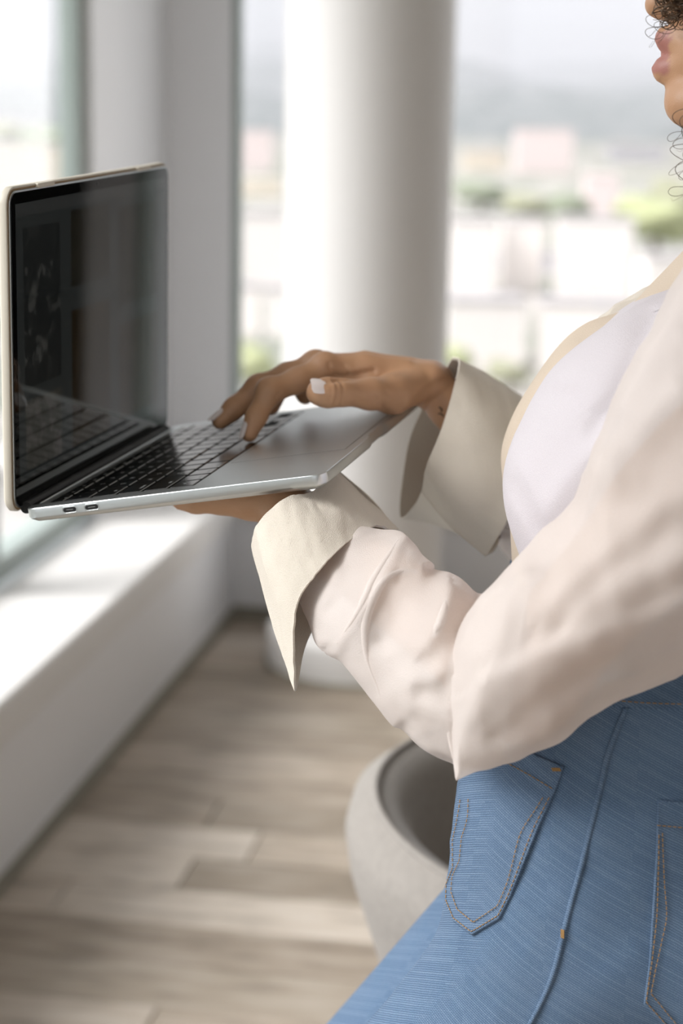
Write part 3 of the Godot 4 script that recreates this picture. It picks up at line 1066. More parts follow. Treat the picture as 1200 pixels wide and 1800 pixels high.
# left hand: palm up under the laptop, seen only as a sliver below its edge
func left_hand() -> Field:
	var f := Field.new(at(410, 860, 1.31) + Vector3(-0.14, -0.07, -0.13), at(520, 900, 1.28) + Vector3(0.05, 0.08, 0.08), 0.0022, 0.0022)
	for q in [[0.0, 300, 871, 1.345], [1.0, 285, 865, 1.37], [2.0, 290, 856, 1.395], [3.0, 330, 849, 1.415]]:
		var j: float = q[0]
		chain(f, [[492, 884 - j * 6, 1.283 + j * 0.014, 0.013], [420, 876 - j * 9, 1.305 + j * 0.019, 0.0105], [(420 + q[1]) / 2.0, (876 - j * 9 + q[2]) / 2.0 + 2, (1.305 + j * 0.019 + q[3]) / 2.0, 0.0085], [q[1], q[2], q[3], 0.0068]])
	chain(f, [[488, 882, 1.288, 0.0150], [440, 881, 1.292, 0.0120], [390, 880, 1.296, 0.0088], [345, 881, 1.300, 0.0078], [318, 880, 1.304, 0.0066]])   # thumb side
	chain(f, [[500, 885, 1.283, 0.016], [550, 935, 1.258, 0.0185]])
	chain(f, [[500, 878, 1.300, 0.016], [550, 928, 1.275, 0.0185]])
	return f

func head_field(mouth: bool) -> Field:   # the whole head, or again finely just nose, mouth and chin
	var f: Field
	if mouth: f = Field.new(bp(0.020, 0, 1.38) - Vector3(0.032, 0, 0.030), bp(0.020, 0, 1.482) + Vector3(0.034, 0, 0.030), 0.0013, 0.0020)
	else: f = Field.new(bp(0, 0, 1.34) - Vector3(0.09, 0.02, 0.13), bp(0, 0, 1.64) + Vector3(0.24, 0.02, 0.13), 0.0038, 0.0030)
	var b := func(f0, s0, y0, r0, f1, s1, y1, r1): f.add(bp(f0, s0, y0), bp(f1, s1, y1), r0, r1)
	b.call(-0.070, -0.012, 1.535, 0.072, -0.115, -0.012, 1.535, 0.070)
	b.call(-0.070, 0.012, 1.535, 0.072, -0.115, 0.012, 1.535, 0.070)
	b.call(-0.035, -0.012, 1.535, 0.052, -0.035, 0.012, 1.535, 0.052)
	b.call(-0.045, -0.018, 1.475, 0.046, -0.045, 0.018, 1.475, 0.046)   # mid face
	b.call(-0.033, -0.012, 1.437, 0.042, -0.033, 0.012, 1.437, 0.042)
	b.call(0.0095, -0.006, 1.405, 0.0135, 0.0095, 0.006, 1.405, 0.0135)  # chin
	for s in [-1.0, 1.0]:
		b.call(0.004, 0.010 * s, 1.404, 0.013, -0.085, 0.052 * s, 1.435, 0.016)   # jaw
		b.call(-0.085, 0.052 * s, 1.435, 0.016, -0.085, 0.060 * s, 1.50, 0.014)
		b.call(-0.012, 0.034 * s, 1.468, 0.017, -0.05, 0.050 * s, 1.48, 0.020)   # cheek
		b.call(0.010, 0.013 * s, 1.4385, 0.0040, 0.0262, 0.0, 1.4442, 0.0046)    # upper lip
		b.call(0.009, 0.013 * s, 1.4300, 0.0045, 0.0256, 0.0, 1.4250, 0.0058)    # lower lip
		b.call(0.020, 0.010 * s, 1.461, 0.0052, 0.012, 0.011 * s, 1.466, 0.0050)  # nostril wing
		b.call(-0.004, 0.012 * s, 1.522, 0.010, -0.014, 0.040 * s, 1.522, 0.010)  # brow
		b.call(-0.095, 0.074 * s, 1.475, 0.006, -0.105, 0.080 * s, 1.52, 0.010)  # ear
	b.call(0.006, 0.0, 1.512, 0.0065, 0.0310, 0.0, 1.465, 0.0085)   # nose
	b.call(0.006, 0.0, 1.456, 0.014, 0.008, 0.0, 1.448, 0.012)
	b.call(0.007, 0.0, 1.420, 0.0125, 0.008, 0.0, 1.410, 0.0125)
	b.call(-0.095, 0.0, 1.45, 0.046, -0.095, 0.0, 1.35, 0.047)      # neck
	return f

func torso_bones(grow: float) -> Array:
	return [
		[0.005, -0.055, 1.04, 0.088, 0.005, 0.055, 1.04, 0.088], [0.0, -0.058, 1.12, 0.088, 0.0, 0.058, 1.12, 0.088],
		[-0.015, -0.070, 1.20, 0.080, -0.015, 0.070, 1.20, 0.080], [-0.050, -0.115, 1.255, 0.050, -0.050, 0.115, 1.255, 0.050],
		[0.050, 0.064, 1.168, 0.057, 0.032, 0.066, 1.20, 0.053], [0.050, -0.064, 1.168, 0.057, 0.032, -0.066, 1.20, 0.053],
		[-0.055, -0.04, 1.27, 0.045, -0.055, 0.04, 1.27, 0.045], [0.043, -0.045, 1.203, 0.047, 0.043, 0.045, 1.203, 0.047], [0.008, -0.05, 1.240, 0.040, 0.008, 0.05, 1.240, 0.040],
	].map(func(e): return [bp(e[0], e[1], e[2]), bp(e[4], e[5], e[6]), e[3] + grow, e[7] + grow])

func skin_color(p: Vector3, fine: FastNoiseLite) -> Color:
	var base := Color(0.52, 0.295, 0.168)
	var n := fine.get_noise_3dv(p * 60.0) * 0.10 + fine.get_noise_3dv(p * 420.0) * 0.06
	var c := base * (1.0 + n)
	return Color(c.r, c.g, c.b)

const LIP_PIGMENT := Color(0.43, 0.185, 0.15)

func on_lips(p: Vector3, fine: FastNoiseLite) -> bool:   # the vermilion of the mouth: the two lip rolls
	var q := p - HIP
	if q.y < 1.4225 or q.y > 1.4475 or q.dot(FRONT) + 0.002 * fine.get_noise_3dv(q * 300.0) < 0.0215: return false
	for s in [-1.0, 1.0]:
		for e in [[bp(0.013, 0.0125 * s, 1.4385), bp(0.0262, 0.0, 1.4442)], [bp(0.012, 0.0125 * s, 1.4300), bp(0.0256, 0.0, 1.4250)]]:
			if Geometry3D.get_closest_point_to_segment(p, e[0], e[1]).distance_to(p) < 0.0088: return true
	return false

func build_person():
	var foot := bp(0.15, 0, 0)
	person = thing("person", foot, "person in a sheer cream blouse and blue jeans typing on a hand-held laptop", "person")
	var fine := FastNoiseLite.new()
	fine.seed = 77
	# ---- body: coarse trunk and limbs, fine head and hands, one mesh
	var body := MB.new()
	var tf := Field.new(bp(0, 0, 0) - Vector3(0.55, 0.01, 0.30), bp(0, 0, 1.42) + Vector3(0.30, 0.0, 0.30), 0.014, 0.010)
	for e in torso_bones(-0.014): tf.add(e[0], e[1], e[2], e[3])
	tf.add(bp(-0.095, 0, 1.36), bp(-0.07, 0, 1.26), 0.042, 0.045)
	tf.add(bp(0.01, -0.05, 0.93), bp(0.01, 0.05, 0.93), 0.085, 0.085)
	for s in [-1.0, 1.0]:
		tf.add(bp(0.02, 0.085 * s, 0.88), bp(0.28, 0.10 * s, 0.57), 0.065, 0.046)
		tf.add(bp(0.28, 0.10 * s, 0.57), bp(0.27, 0.11 * s, 0.09), 0.045, 0.034)
		tf.add(bp(0.25, 0.11 * s, 0.04), bp(0.40, 0.12 * s, 0.03), 0.036, 0.030)
	# arms: shoulder, elbow, wrist
	var lsh := bp(-0.050, 0.128, 1.235)
	var lel := at(915, 1205, 1.115)
	tf.add(lsh, lel, 0.036, 0.030)
	tf.add(lel, at(540, 925, 1.262), 0.030, 0.022)
	var rsh := bp(-0.050, -0.128, 1.235)
	var rel := bp(0.02, -0.20, 1.03)
	tf.add(rsh, rel, 0.036, 0.030)
	tf.add(rel, at(830, 762, 1.452), 0.033, 0.024)
	tf.mesh(body)
	head_field(false).mesh(body)
	head_field(true).mesh(body)
	var rh := right_hand()
	var folds := [   # joint folds and skin furrows, pressed into the surface
		ridge([587, 664, 593, 678, 593, 694, 588, 712], -0.0009, 2.6, 2.6), ridge([597, 665, 603, 680, 603, 696, 598, 714], -0.0007, 2.6, 2.6), ridge([581, 672, 583, 690, 580, 706], -0.0004, 2.2, 2.2),
		ridge([576, 668, 592, 664, 620, 662, 655, 652], -0.0022, 7, 5), ridge([578, 640, 582, 652, 592, 662], -0.0012, 4, 4), ridge([604, 643, 612, 655, 610, 662], -0.0007, 3.5, 3.5), ridge([622, 642, 632, 650, 640, 656], -0.0006, 3.5, 3.5),
		ridge([720, 724, 733, 704, 752, 684, 780, 668], -0.0014, 6, 6), ridge([735, 738, 752, 712, 772, 696], -0.0006, 4, 4),
		ridge([460, 672, 468, 666], -0.0004, 2.2, 2.2), ridge([458, 680, 470, 672], -0.0004, 2.2, 2.2), ridge([484, 698, 492, 690], -0.0007, 2.5, 2.5),
		ridge([440, 728, 458, 738], -0.0005, 2.2, 2.2), ridge([404, 704, 420, 722], -0.0004, 2.2, 2.2), ridge([660, 700, 672, 716, 676, 730], -0.0007, 5, 5), ridge([680, 690, 698, 708, 704, 724], -0.0006, 5, 5)]
	rh.mesh(body, null, func(p: Vector3):
		var px := pix(p)
		var d := 0.0
		for e in folds:
			if e[4].has_point(px):
				var g: float = seg_dist(px, e[0]) / e[2]
				d += e[1] * exp(-g * g)
		if d == 0.0: return p
		var h := 0.001
		var o := Vector3(rh.dist(p + Vector3(h, 0, 0)) - rh.dist(p - Vector3(h, 0, 0)), rh.dist(p + Vector3(0, h, 0)) - rh.dist(p - Vector3(0, h, 0)), rh.dist(p + Vector3(0, 0, h)) - rh.dist(p - Vector3(0, 0, h))).normalized()
		return p + o * d * smoothstep(0.0, 0.3, o.dot((EYE - p).normalized())))
	var lh := left_hand()
	lh.mesh(body)
	for p in body.v: body.c.append(skin_color(p, fine))
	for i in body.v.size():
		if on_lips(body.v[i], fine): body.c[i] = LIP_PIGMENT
	var skin := mat("skin", Color.WHITE, 0.42)
	skin.vertex_color_use_as_albedo = true
	skin.heightmap_enabled = true
	skin.heightmap_texture = noise_tex(55, 0.12, [], 512, 3, false, FastNoiseLite.TYPE_CELLULAR)
	skin.heightmap_scale = 0.012
	triplanar(skin, 22.0, false)
	child(body.done(), "body", skin)
	nails(rh)
	# a tiny inked mark on the right wrist, just above the cuff
	var ink := MB.new()
	for l in [[771, 716, 776, 719, 775, 724], [770, 727, 776, 728, 779, 732]]:
		var pts := []
		for q in pixels(l, 8):
			var dir := (at(q.x, q.y, 1.0) - EYE).normalized()
			var t := 1.2
			for k in 60:
				var d := rh.dist(EYE + dir * t)
				if d < 0.0001: break
				t += d * 0.9
			pts.append(EYE + dir * t)
		ink.tube(pts, 0.0005, 6)
	child(ink.done(), "tattoo", mat("ink", hexc("26241f"), 0.6))
	build_clothes()
	build_hair()

func nails(rh: Field):
	var nm := mat("nail_polish", hexc("f6ecea"), 0.12)
	nm.clearcoat_enabled = true; nm.clearcoat = 0.8; nm.clearcoat_roughness = 0.05
	# [centre u, v, depth], along the finger (u, v, d), which way it faces (camera space), width, length
	for e in [
		[[557, 681, 1.338], [-24, -2, -0.004], Vector3(-0.35, 0.42, 0.82), 0.0126, 0.0112],
		[[427, 758, 1.381], [-8, 26, -0.002], Vector3(-0.93, 0.10, 0.30), 0.0095, 0.0135],
		[[380, 731, 1.411], [-22, 20, -0.002], Vector3(-0.62, 0.72, 0.30), 0.0095, 0.0135],
	]:
		var c := at(e[0][0], e[0][1], e[0][2])
		var along := (at(e[0][0] + e[1][0], e[0][1] + e[1][1], e[0][2] + e[1][2]) - c).normalized()
		var out: Vector3 = look * e[2]
		out = (out - along * out.dot(along)).normalized()
		var across := along.cross(out)
		# settle the plate on the finger
		var q := c + out * 0.012
		for k in 40:
			var d := rh.dist(q)
			if d < 0.0002: break
			q -= out * clampf(d, 0.0002, 0.004)
		var rows := []
		for i in 9:
			var row := []
			var t := i / 8.0 * 2.0 - 1.0
			for k in 9:
				var s := k / 8.0 * 2.0 - 1.0
				var hw: float = e[3] / 2 * (1.0 - 0.10 * t * t) * (1.0 if t < 0.6 else sqrt(max(0.0, 1.0 - pow((t - 0.6) / 0.50, 2.0))))
				hw *= 1.0 if t > -0.6 else sqrt(max(0.0, 1.0 - pow((t + 0.6) / 0.52, 2.0)))
				row.append(q + along * (t * e[4] / 2) + across * (s * hw) + out * (0.0006 - 0.0022 * s * s * pow(hw / (e[3] / 2), 2.0) - 0.0004 * t * t))
			rows.append(row)
		var b := MB.new()
		sheet(b, rows, 0.0006)
		child(b.done(), "fingernail", nm)

func build_hair():
	var r := RandomNumberGenerator.new()
	r.seed = 21
	var b := MB.new()
	var add_lock := func(root: Vector3, path: Array, coil: float, turns: float, thick: float, tone: Color):
		var pts := []; var rad := []
		var n := int(turns * (18 if thick < 0.0004 else 9)) + 4
		var ph := r.randf() * TAU
		for i in n:
			var t := float(i) / (n - 1)
			var p: Vector3 = catmull(path, t * (path.size() - 1))
			var p2: Vector3 = catmull(path, min(t + 0.02, 1.0) * (path.size() - 1))
			var dir := (p2 - p).normalized() if p2 != p else Vector3.DOWN
			var e1 := dir.cross(Vector3(0.3, 0.2, 0.9)).normalized()
			var e2 := dir.cross(e1)
			var a := ph + t * turns * TAU
			var cr := coil * (0.25 + 0.75 * smoothstep(0.0, 0.3, t))
			pts.append(p + (e1 * cos(a) + e2 * sin(a)) * cr)
			rad.append(thick * (1.0 - 0.75 * t * t))
		var before := b.v.size()
		b.tube(pts, rad, 5)
		for i in b.v.size() - before: b.c.append(tone)
	for k in 380:
		var th := acos(1.0 - r.randf() * 1.25)
		var ph := r.randf_range(-2.0, 2.0)   # 0 is the back of the head
		var d := (-FRONT * cos(ph) + SIDE * sin(ph)) * sin(th) + Vector3.UP * cos(th)
		var root := bp(-0.085, 0, 1.535) + d * Vector3(0.080, 0.078, 0.080)
		var out := Vector3(d.x, 0.0, d.z).normalized()
		var L := r.randf_range(0.10, 0.24)
		if cos(ph) < -0.2: L = r.randf_range(0.06, 0.11)
		var path := [root, root + d * 0.035 + out * 0.008, root + d * 0.04 + out * 0.028 + Vector3.DOWN * L * 0.45, root + d * 0.035 + out * (0.03 + r.randf() * 0.02) + Vector3.DOWN * L]
		var kk := r.randf()
		add_lock.call(root, path, r.randf_range(0.005, 0.010), L * r.randf_range(38.0, 55.0), 0.0016, Color(0.035, 0.021, 0.012).lerp(Color(0.19, 0.115, 0.062), kk * kk))
	# locks over the cheek and loose strands in front of it
	for k in 130:
		var u := r.randf_range(1160.0, 1250.0)
		var v := r.randf_range(-80.0, 34.0)
		var dpt := 1.130 + r.randf() * 0.05
		var L := r.randf_range(22.0, 46.0)
		var path := [at(u + 30, v - 60, dpt), at(u + 6, v - 25, dpt - 0.004), at(u, v, dpt - 0.006), at(u + r.randf_range(-8, 12), v + L * 0.6, dpt)]
		add_lock.call(path[0], path, r.randf_range(0.0028, 0.0055), r.randf_range(2.8, 4.6), 0.00065, Color(0.035, 0.021, 0.012).lerp(Color(0.20, 0.12, 0.065), r.randf()))
	for e in [[1150, 62, 9.0, 0.006], [1157, 40, 12.0, 0.008], [1168, 52, 10.0, 0.007], [1190, 235, 10.0, 0.006], [1198, 285, 16.0, 0.009], [1195, 335, 14.0, 0.007], [1206, 250, 14.0, 0.008], [1212, 300, 10.0, 0.007]]:
		var path := [at(e[0] + 40, e[1] - 90, 1.14), at(e[0] + 14, e[1] - 40, 1.13), at(e[0], e[1], 1.13), at(e[0] + 4, e[1] + e[2], 1.13)]
		add_lock.call(path[0], path, e[3], 3.2, 0.00026, Color(0.10, 0.065, 0.04))
	var hm := mat("hair", Color.WHITE, 0.42)
	hm.vertex_color_use_as_albedo = true
	child(b.done(), "hair", hm)
# ---------------------------------------------------------------- clothes
func seg_dist(p: Vector2, line: Array) -> float:   # signed distance to a polyline
	var best := 1e9
	var sg := 1.0
	for i in line.size() - 1:
		var a: Vector2 = line[i]; var b: Vector2 = line[i + 1]
		var ab := b - a
		var t := clampf((p - a).dot(ab) / ab.length_squared(), 0.0, 1.0)
		var q := p - a - ab * t
		var d := q.length()
		if d < best:
			best = d
			sg = 1.0 if ab.cross(q) > 0 else -1.0
	return best * sg

func ridge(points: Array, h: float, w1: float, w2: float) -> Array:   # fold: a line, height, spread on either side
	var l := []
	for i in range(0, points.size(), 2): l.append(Vector2(points[i], points[i + 1]))
	var box := Rect2(l[0], Vector2.ZERO)
	for p in l: box = box.expand(p)
	return [l, h, w1, w2, box.grow(max(w1, w2) * 2.4)]

func cloth_tube(b: MB, rings: Array, nr: int, nc: int, ridges: Array, seed_: int, noise_h: float):
	# rings: [upper u, v, lower u, v, depth, half thickness]: each an ellipse, two ends given by the sleeve's outline
	var ctr := []; var ax := []; var th := []
	for q in rings:
		var up := at(q[0], q[1], q[4]); var dn := at(q[2], q[3], q[4])
		ctr.append((up + dn) / 2.0); ax.append((up - dn) / 2.0); th.append(Vector3(q[5], 0, 0))
	var f := FastNoiseLite.new()
	f.seed = seed_
	f.frequency = 1.0
	f.fractal_octaves = 3
	var rows := []
	for r in nr:
		var t := float(r) / (nr - 1) * (rings.size() - 1)
		var c: Vector3 = catmull(ctr, t); var a: Vector3 = catmull(ax, t); var w: float = catmull(th, t).x
		var to_eye := (EYE - c).normalized()
		to_eye = (to_eye - a.normalized() * to_eye.dot(a.normalized())).normalized()
		var row := []
		for k in nc:
			var ph := TAU * k / nc
			var p := c + a * cos(ph) + to_eye * (w * sin(ph))
			var out: Vector3 = (a.normalized() * cos(ph) / max(a.length(), 0.01) + to_eye * sin(ph) / max(w, 0.01)).normalized()
			var d := noise_h * f.get_noise_3dv(p * 13.0)
			if sin(ph) > -0.35:
				var px := pix(p)
				var front := smoothstep(-0.35, 0.25, sin(ph))
				for e in ridges:
					if e[4].has_point(px):
						var s := seg_dist(px, e[0])
						var g: float = s / (e[2] if s > 0 else e[3])
						d += e[1] * exp(-g * g) * front
			row.append(p + out * d)
		rows.append(row)
	b.grid(rows, true, false, true)
	return rows

func fit(rows: Array) -> Array:   # control rows of [u, v, depth] to points
	return rows.map(func(row): return row.map(func(q): return at(q[0], q[1], q[2])))

func cloth_mat(key: String, c: String, alpha: float, seed_: int) -> StandardMaterial3D:
	var m := mat(key, Color.WHITE, 0.85)
	var k := hexc(c)
	m.albedo_texture = noise_tex(seed_, 0.35, [[0.0, k.darkened(0.05)], [0.5, k], [1.0, k.lightened(0.35)]], 512, 3)
	m.normal_enabled = true
	m.normal_texture = noise_tex(seed_ + 1, 0.3, [], 512, 2, true)
	m.normal_scale = 0.5
	triplanar(m, 9.0, false)
	m.rim_enabled = true; m.rim = 0.25
	if alpha < 1.0:
		m.albedo_color = Color(1, 1, 1, alpha)
		m.transparency = BaseMaterial3D.TRANSPARENCY_ALPHA
	m.backlight_enabled = alpha < 1.0 or key == "blouse_cuff"
	m.backlight = grey(0.55 if alpha < 1.0 else 0.2)
	return m

func build_clothes():
	var sheer := cloth_mat("blouse_sheer", "f6ece6", 0.73, 61)
	var cream := cloth_mat("blouse_cuff", "ded5c7", 1.0, 63)
	var tan := cloth_mat("blouse_inside_shade", "d2c1ad", 1.0, 67)  # blouse cloth made darker: shade on its inner side painted in
	var white := cloth_mat("tank_white", "d6d0d5", 1.0, 65)
	# ---- tank top
	var tk := Field.new(bp(0, 0, 1.0) - Vector3(0.22, 0, 0.26), bp(0, 0, 1.36) + Vector3(0.20, 0, 0.26), 0.006, 0.012)
	for e in torso_bones(-0.002): tk.add(e[0], e[1], e[2], e[3])
	var tb := MB.new()
	var pulls := [ridge([1150, 560, 1120, 640, 1085, 715, 1060, 752], -0.007, 24, 14), ridge([950, 688, 1000, 700, 1045, 735], -0.0035, 20, 20), ridge([1062, 775, 1010, 825, 965, 890], 0.0035, 26, 26), ridge([900, 850, 925, 895, 955, 940], -0.0035, 10, 14), ridge([1090, 590, 1040, 640, 1000, 660], 0.003, 26, 26)]
	tk.mesh(tb, func(p: Vector3): return max(p.y - 1.305, 1.02 - p.y), func(p: Vector3):
		var px := pix(p)
		var d := 0.0
		for e in pulls:
			if e[4].has_point(px):
				var s := seg_dist(px, e[0])
				var g: float = s / (e[2] if s > 0 else e[3])
				d += e[1] * exp(-g * g)
		return p + SIDE * d if (p - HIP).dot(SIDE) > 0.0 else p)
	child(tb.done(), "tank_top", white)
	# ---- blouse
	var bl := Node3D.new()
	bl.name = "blouse"
	person.add_child(bl)
	bl.position = -person.position
	tag(bl, "sheer cream blouse with turned-back cuffs, worn open")
	var bf := Field.new(bp(0, 0, 1.0) - Vector3(0.24, 0.06, 0.28), bp(0, 0, 1.36) + Vector3(0.24, 0, 0.28), 0.010, 0.012)
	for e in torso_bones(0.003): bf.add(e[0], e[1], e[2], e[3])
	var bb := MB.new()
	bf.mesh(bb, func(p: Vector3):
		var q := p - HIP
		var s := q.dot(SIDE); var f := q.dot(FRONT)
		var keep: float = min(s + 0.055, f + 0.035)
		return max(keep, max(p.y - 1.295, 0.97 - p.y)))
	put(bb.done(), "back_panel", cream, bl)
	# placket and collar along the far front edge
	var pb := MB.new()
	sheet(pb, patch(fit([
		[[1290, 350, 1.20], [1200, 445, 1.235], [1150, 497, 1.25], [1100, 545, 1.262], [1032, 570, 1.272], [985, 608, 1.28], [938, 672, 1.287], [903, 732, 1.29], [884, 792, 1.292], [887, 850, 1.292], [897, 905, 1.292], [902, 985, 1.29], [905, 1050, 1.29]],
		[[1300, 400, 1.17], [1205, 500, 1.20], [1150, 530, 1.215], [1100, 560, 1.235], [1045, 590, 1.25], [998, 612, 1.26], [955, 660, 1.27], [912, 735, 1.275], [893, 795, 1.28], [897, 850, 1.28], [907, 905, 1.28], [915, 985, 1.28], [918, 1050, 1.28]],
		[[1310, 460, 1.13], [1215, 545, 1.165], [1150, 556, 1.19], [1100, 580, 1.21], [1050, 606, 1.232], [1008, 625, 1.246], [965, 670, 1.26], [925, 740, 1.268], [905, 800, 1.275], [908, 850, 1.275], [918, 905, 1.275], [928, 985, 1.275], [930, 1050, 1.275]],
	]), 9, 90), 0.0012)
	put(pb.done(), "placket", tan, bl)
	# near sleeve: shoulder to the fold at the elbow
	var us := MB.new()
	var urows = cloth_tube(us, [
		[1330, 430, 1440, 500, 1.14, 0.020], [1260, 425, 1490, 560, 1.115, 0.055], [1202, 450, 1510, 690, 1.085, 0.072], [1165, 540, 1470, 830, 1.075, 0.076], [1115, 650, 1400, 960, 1.072, 0.074], [1055, 770, 1315, 1078, 1.076, 0.068], [990, 890, 1215, 1165, 1.082, 0.060],
		[905, 992, 1085, 1238, 1.085, 0.056], [848, 1050, 965, 1306, 1.090, 0.050], [806, 1125, 878, 1338, 1.096, 0.038], [787, 1190, 815, 1348, 1.104, 0.018], [784, 1235, 797, 1346, 1.108, 0.006]],
		120, 110, [
		ridge([1210, 968, 1150, 1000, 1090, 1036, 1020, 1090], 0.006, 26, 40),
		ridge([1210, 1050, 1120, 1090, 1000, 1130, 900, 1180, 846, 1206], 0.005, 20, 44),
		ridge([1230, 860, 1150, 900, 1060, 985, 960, 1080], 0.005, 36, 26),
		ridge([846, 1206, 815, 1270, 800, 1335], 0.005, 12, 30),
		ridge([795, 1200, 792, 1270, 797, 1340], 0.004, 10, 10),
		ridge([1030, 845, 1045, 890, 1062, 935], 0.0016, 7, 9), ridge([1048, 830, 1062, 880, 1076, 930], 0.0014, 7, 9),
		ridge([1200, 700, 1130, 760, 1070, 840], 0.006, 40, 30), ridge([1200, 600, 1150, 640, 1110, 720], 0.004, 30, 24),
		ridge([1200, 1120, 1080, 1170, 960, 1240, 880, 1300], -0.005, 30, 30),
		ridge([930, 1020, 880, 1090, 850, 1160], 0.004, 22, 30)], 71, 0.006)
	var so := put(us.done(), "sleeve", sheer, bl)
	doubled(urows, [[793, 1190, 791, 1260, 797, 1335]], sheer, so)
	# forearm part of the near sleeve
	var fs := MB.new()
	var frows = cloth_tube(fs, [
		[930, 1030, 880, 1350, 1.120, 0.045], [880, 1035, 815, 1350, 1.130, 0.052], [842, 1040, 760, 1325, 1.138, 0.052], [804, 1010, 716, 1288, 1.146, 0.050], [765, 1000, 676, 1236, 1.155, 0.048],
		[740, 985, 640, 1190, 1.165, 0.046], [722, 960, 600, 1154, 1.178, 0.045], [700, 947, 565, 1118, 1.192, 0.043], [672, 938, 540, 1085, 1.208, 0.040], [640, 925, 520, 1050, 1.222, 0.036], [600, 905, 508, 1000, 1.240, 0.030], [560, 890, 505, 950, 1.255, 0.024]],
		110, 110, [
		ridge([700, 945, 660, 1012, 632, 1068, 592, 1132], 0.0050, 30, 18),
		ridge([735, 1000, 690, 1003, 660, 1030, 640, 1080, 640, 1140, 660, 1210, 690, 1262], 0.0058, 46, 17),
		ridge([786, 1040, 775, 1085, 758, 1118, 748, 1135], 0.0048, 26, 18),
		ridge([800, 1160, 760, 1190, 730, 1190], 0.004, 20, 18),
		ridge([842, 1046, 815, 1100, 798, 1160], -0.005, 20, 20),
		ridge([700, 1080, 680, 1130, 690, 1180], -0.004, 24, 24),
		ridge([590, 1010, 570, 1060, 575, 1110], 0.0035, 20, 14),
		ridge([780, 1250, 730, 1230, 680, 1160], 0.004, 16, 30)], 72, 0.005)
	var fo := put(fs.done(), "sleeve", sheer, bl)
	doubled(frows, [[700, 950, 666, 1005, 634, 1068, 596, 1130], [732, 1004, 690, 1006, 662, 1036, 642, 1090, 646, 1160, 672, 1228], [784, 1052, 776, 1090, 760, 1122]], sheer, fo)
	# turned-back cuff of the near sleeve, with a long point
	var front := patch(fit([
		[[596, 832, 1.315], [577, 838, 1.276], [545, 868, 1.230], [505, 875, 1.205], [453, 922, 1.204], [446, 965, 1.222]],
		[[652, 885, 1.305], [620, 886, 1.24], [578, 908, 1.200], [532, 938, 1.185], [484, 1000, 1.186], [477, 1088, 1.204]],
		[[697, 934, 1.290], [655, 928, 1.222], [606, 957, 1.185], [562, 1004, 1.170], [523, 1070, 1.172], [521, 1214, 1.188]],
	]), 26, 44)
	wrinkle(front, 0.0022, 81)
	var cb := MB.new()
	sheet(cb, front, 0.0014)
	var back := patch(fit([
		[[446, 962, 1.223], [470, 940, 1.27], [540, 880, 1.33], [596, 829, 1.32]],
		[[478, 1085, 1.205], [500, 1050, 1.25], [590, 960, 1.315], [656, 881, 1.306]],
		[[521, 1214, 1.189], [549, 1106, 1.222], [640, 1010, 1.285], [698, 935, 1.291]],
	]), 18, 26)
	sheet(cb, back, 0.0014)
	var cu := put(cb.done(), "cuff", cream, bl)
	hem(cu, front, 24, 0, 40, cream)
	# far sleeve and its cuff
	var rs := MB.new()
	cloth_tube(rs, [[850, 720, 820, 820, 1.45, 0.030], [875, 720, 840, 860, 1.455, 0.035], [920, 740, 860, 930, 1.465, 0.042], [1010, 800, 900, 985, 1.48, 0.05], [1090, 820, 980, 1080, 1.47, 0.055], [1180, 760, 1080, 1050, 1.445, 0.06], [1300, 660, 1130, 860, 1.40, 0.065], [1360, 560, 1190, 700, 1.36, 0.06], [1370, 520, 1290, 580, 1.33, 0.03]], 50, 60, [], 73, 0.004)
	put(rs.done(), "sleeve", sheer, bl)
	var rf := patch(fit([
		[[794, 631, 1.455], [805, 634, 1.425], [802, 662, 1.398], [777, 752, 1.385], [752, 815, 1.385], [743, 862, 1.398]],
		[[850, 657, 1.465], [858, 672, 1.425], [848, 720, 1.392], [830, 800, 1.378], [806, 868, 1.378], [792, 922, 1.39]],
		[[915, 697, 1.47], [922, 716, 1.43], [918, 790, 1.395], [908, 860, 1.38], [890, 916, 1.38], [855, 976, 1.39]],
	]), 26, 44)
	wrinkle(rf, 0.0016, 82)
	var rb := MB.new()
	sheet(rb, rf, 0.0014)
	var rback := patch(fit([
		[[743, 862, 1.400], [730, 885, 1.420], [704, 908, 1.445], [708, 840, 1.468], [728, 748, 1.492], [794, 631, 1.456]],
		[[792, 922, 1.391], [790, 928, 1.420], [775, 915, 1.455], [778, 850, 1.475], [806, 750, 1.49], [850, 657, 1.466]],
		[[855, 976, 1.391], [872, 962, 1.430], [880, 930, 1.470], [870, 880, 1.48], [880, 800, 1.49], [915, 697, 1.471]],
	]), 20, 40)
	sheet(rb, rback, 0.0014)
	var cr := put(rb.done(), "cuff", cream, bl)
	hem(cr, rf, 24, 0, 40, cream)
	build_jeans()

func doubled(rows: Array, lines: Array, m: Material, parent: Node):   # narrow tucks where the sheer cloth lies double
	for l in lines:
		var pts := []
		for q in pixels(l, 26):
			var best := 1e9
			var hit := Vector3.ZERO
			for row in rows:
				for k in range(4, int(row.size() / 2) - 3):
					var d := pix(row[k]).distance_squared_to(q)
					if d < best:
						best = d
						hit = row[k]
			pts.append(hit + (hit - EYE).normalized() * 0.0016)
		for pass_ in 4:
			for k in range(1, pts.size() - 1): pts[k] = (pts[k - 1] + pts[k] * 2.0 + pts[k + 1]) / 4.0
		var rad := []
		for k in pts.size(): rad.append(0.0008 + 0.0022 * sin(PI * k / (pts.size() - 1.0)))
		var b := MB.new()
		b.tube(pts, rad, 8)
		put(b.done(), "tuck", m, parent)

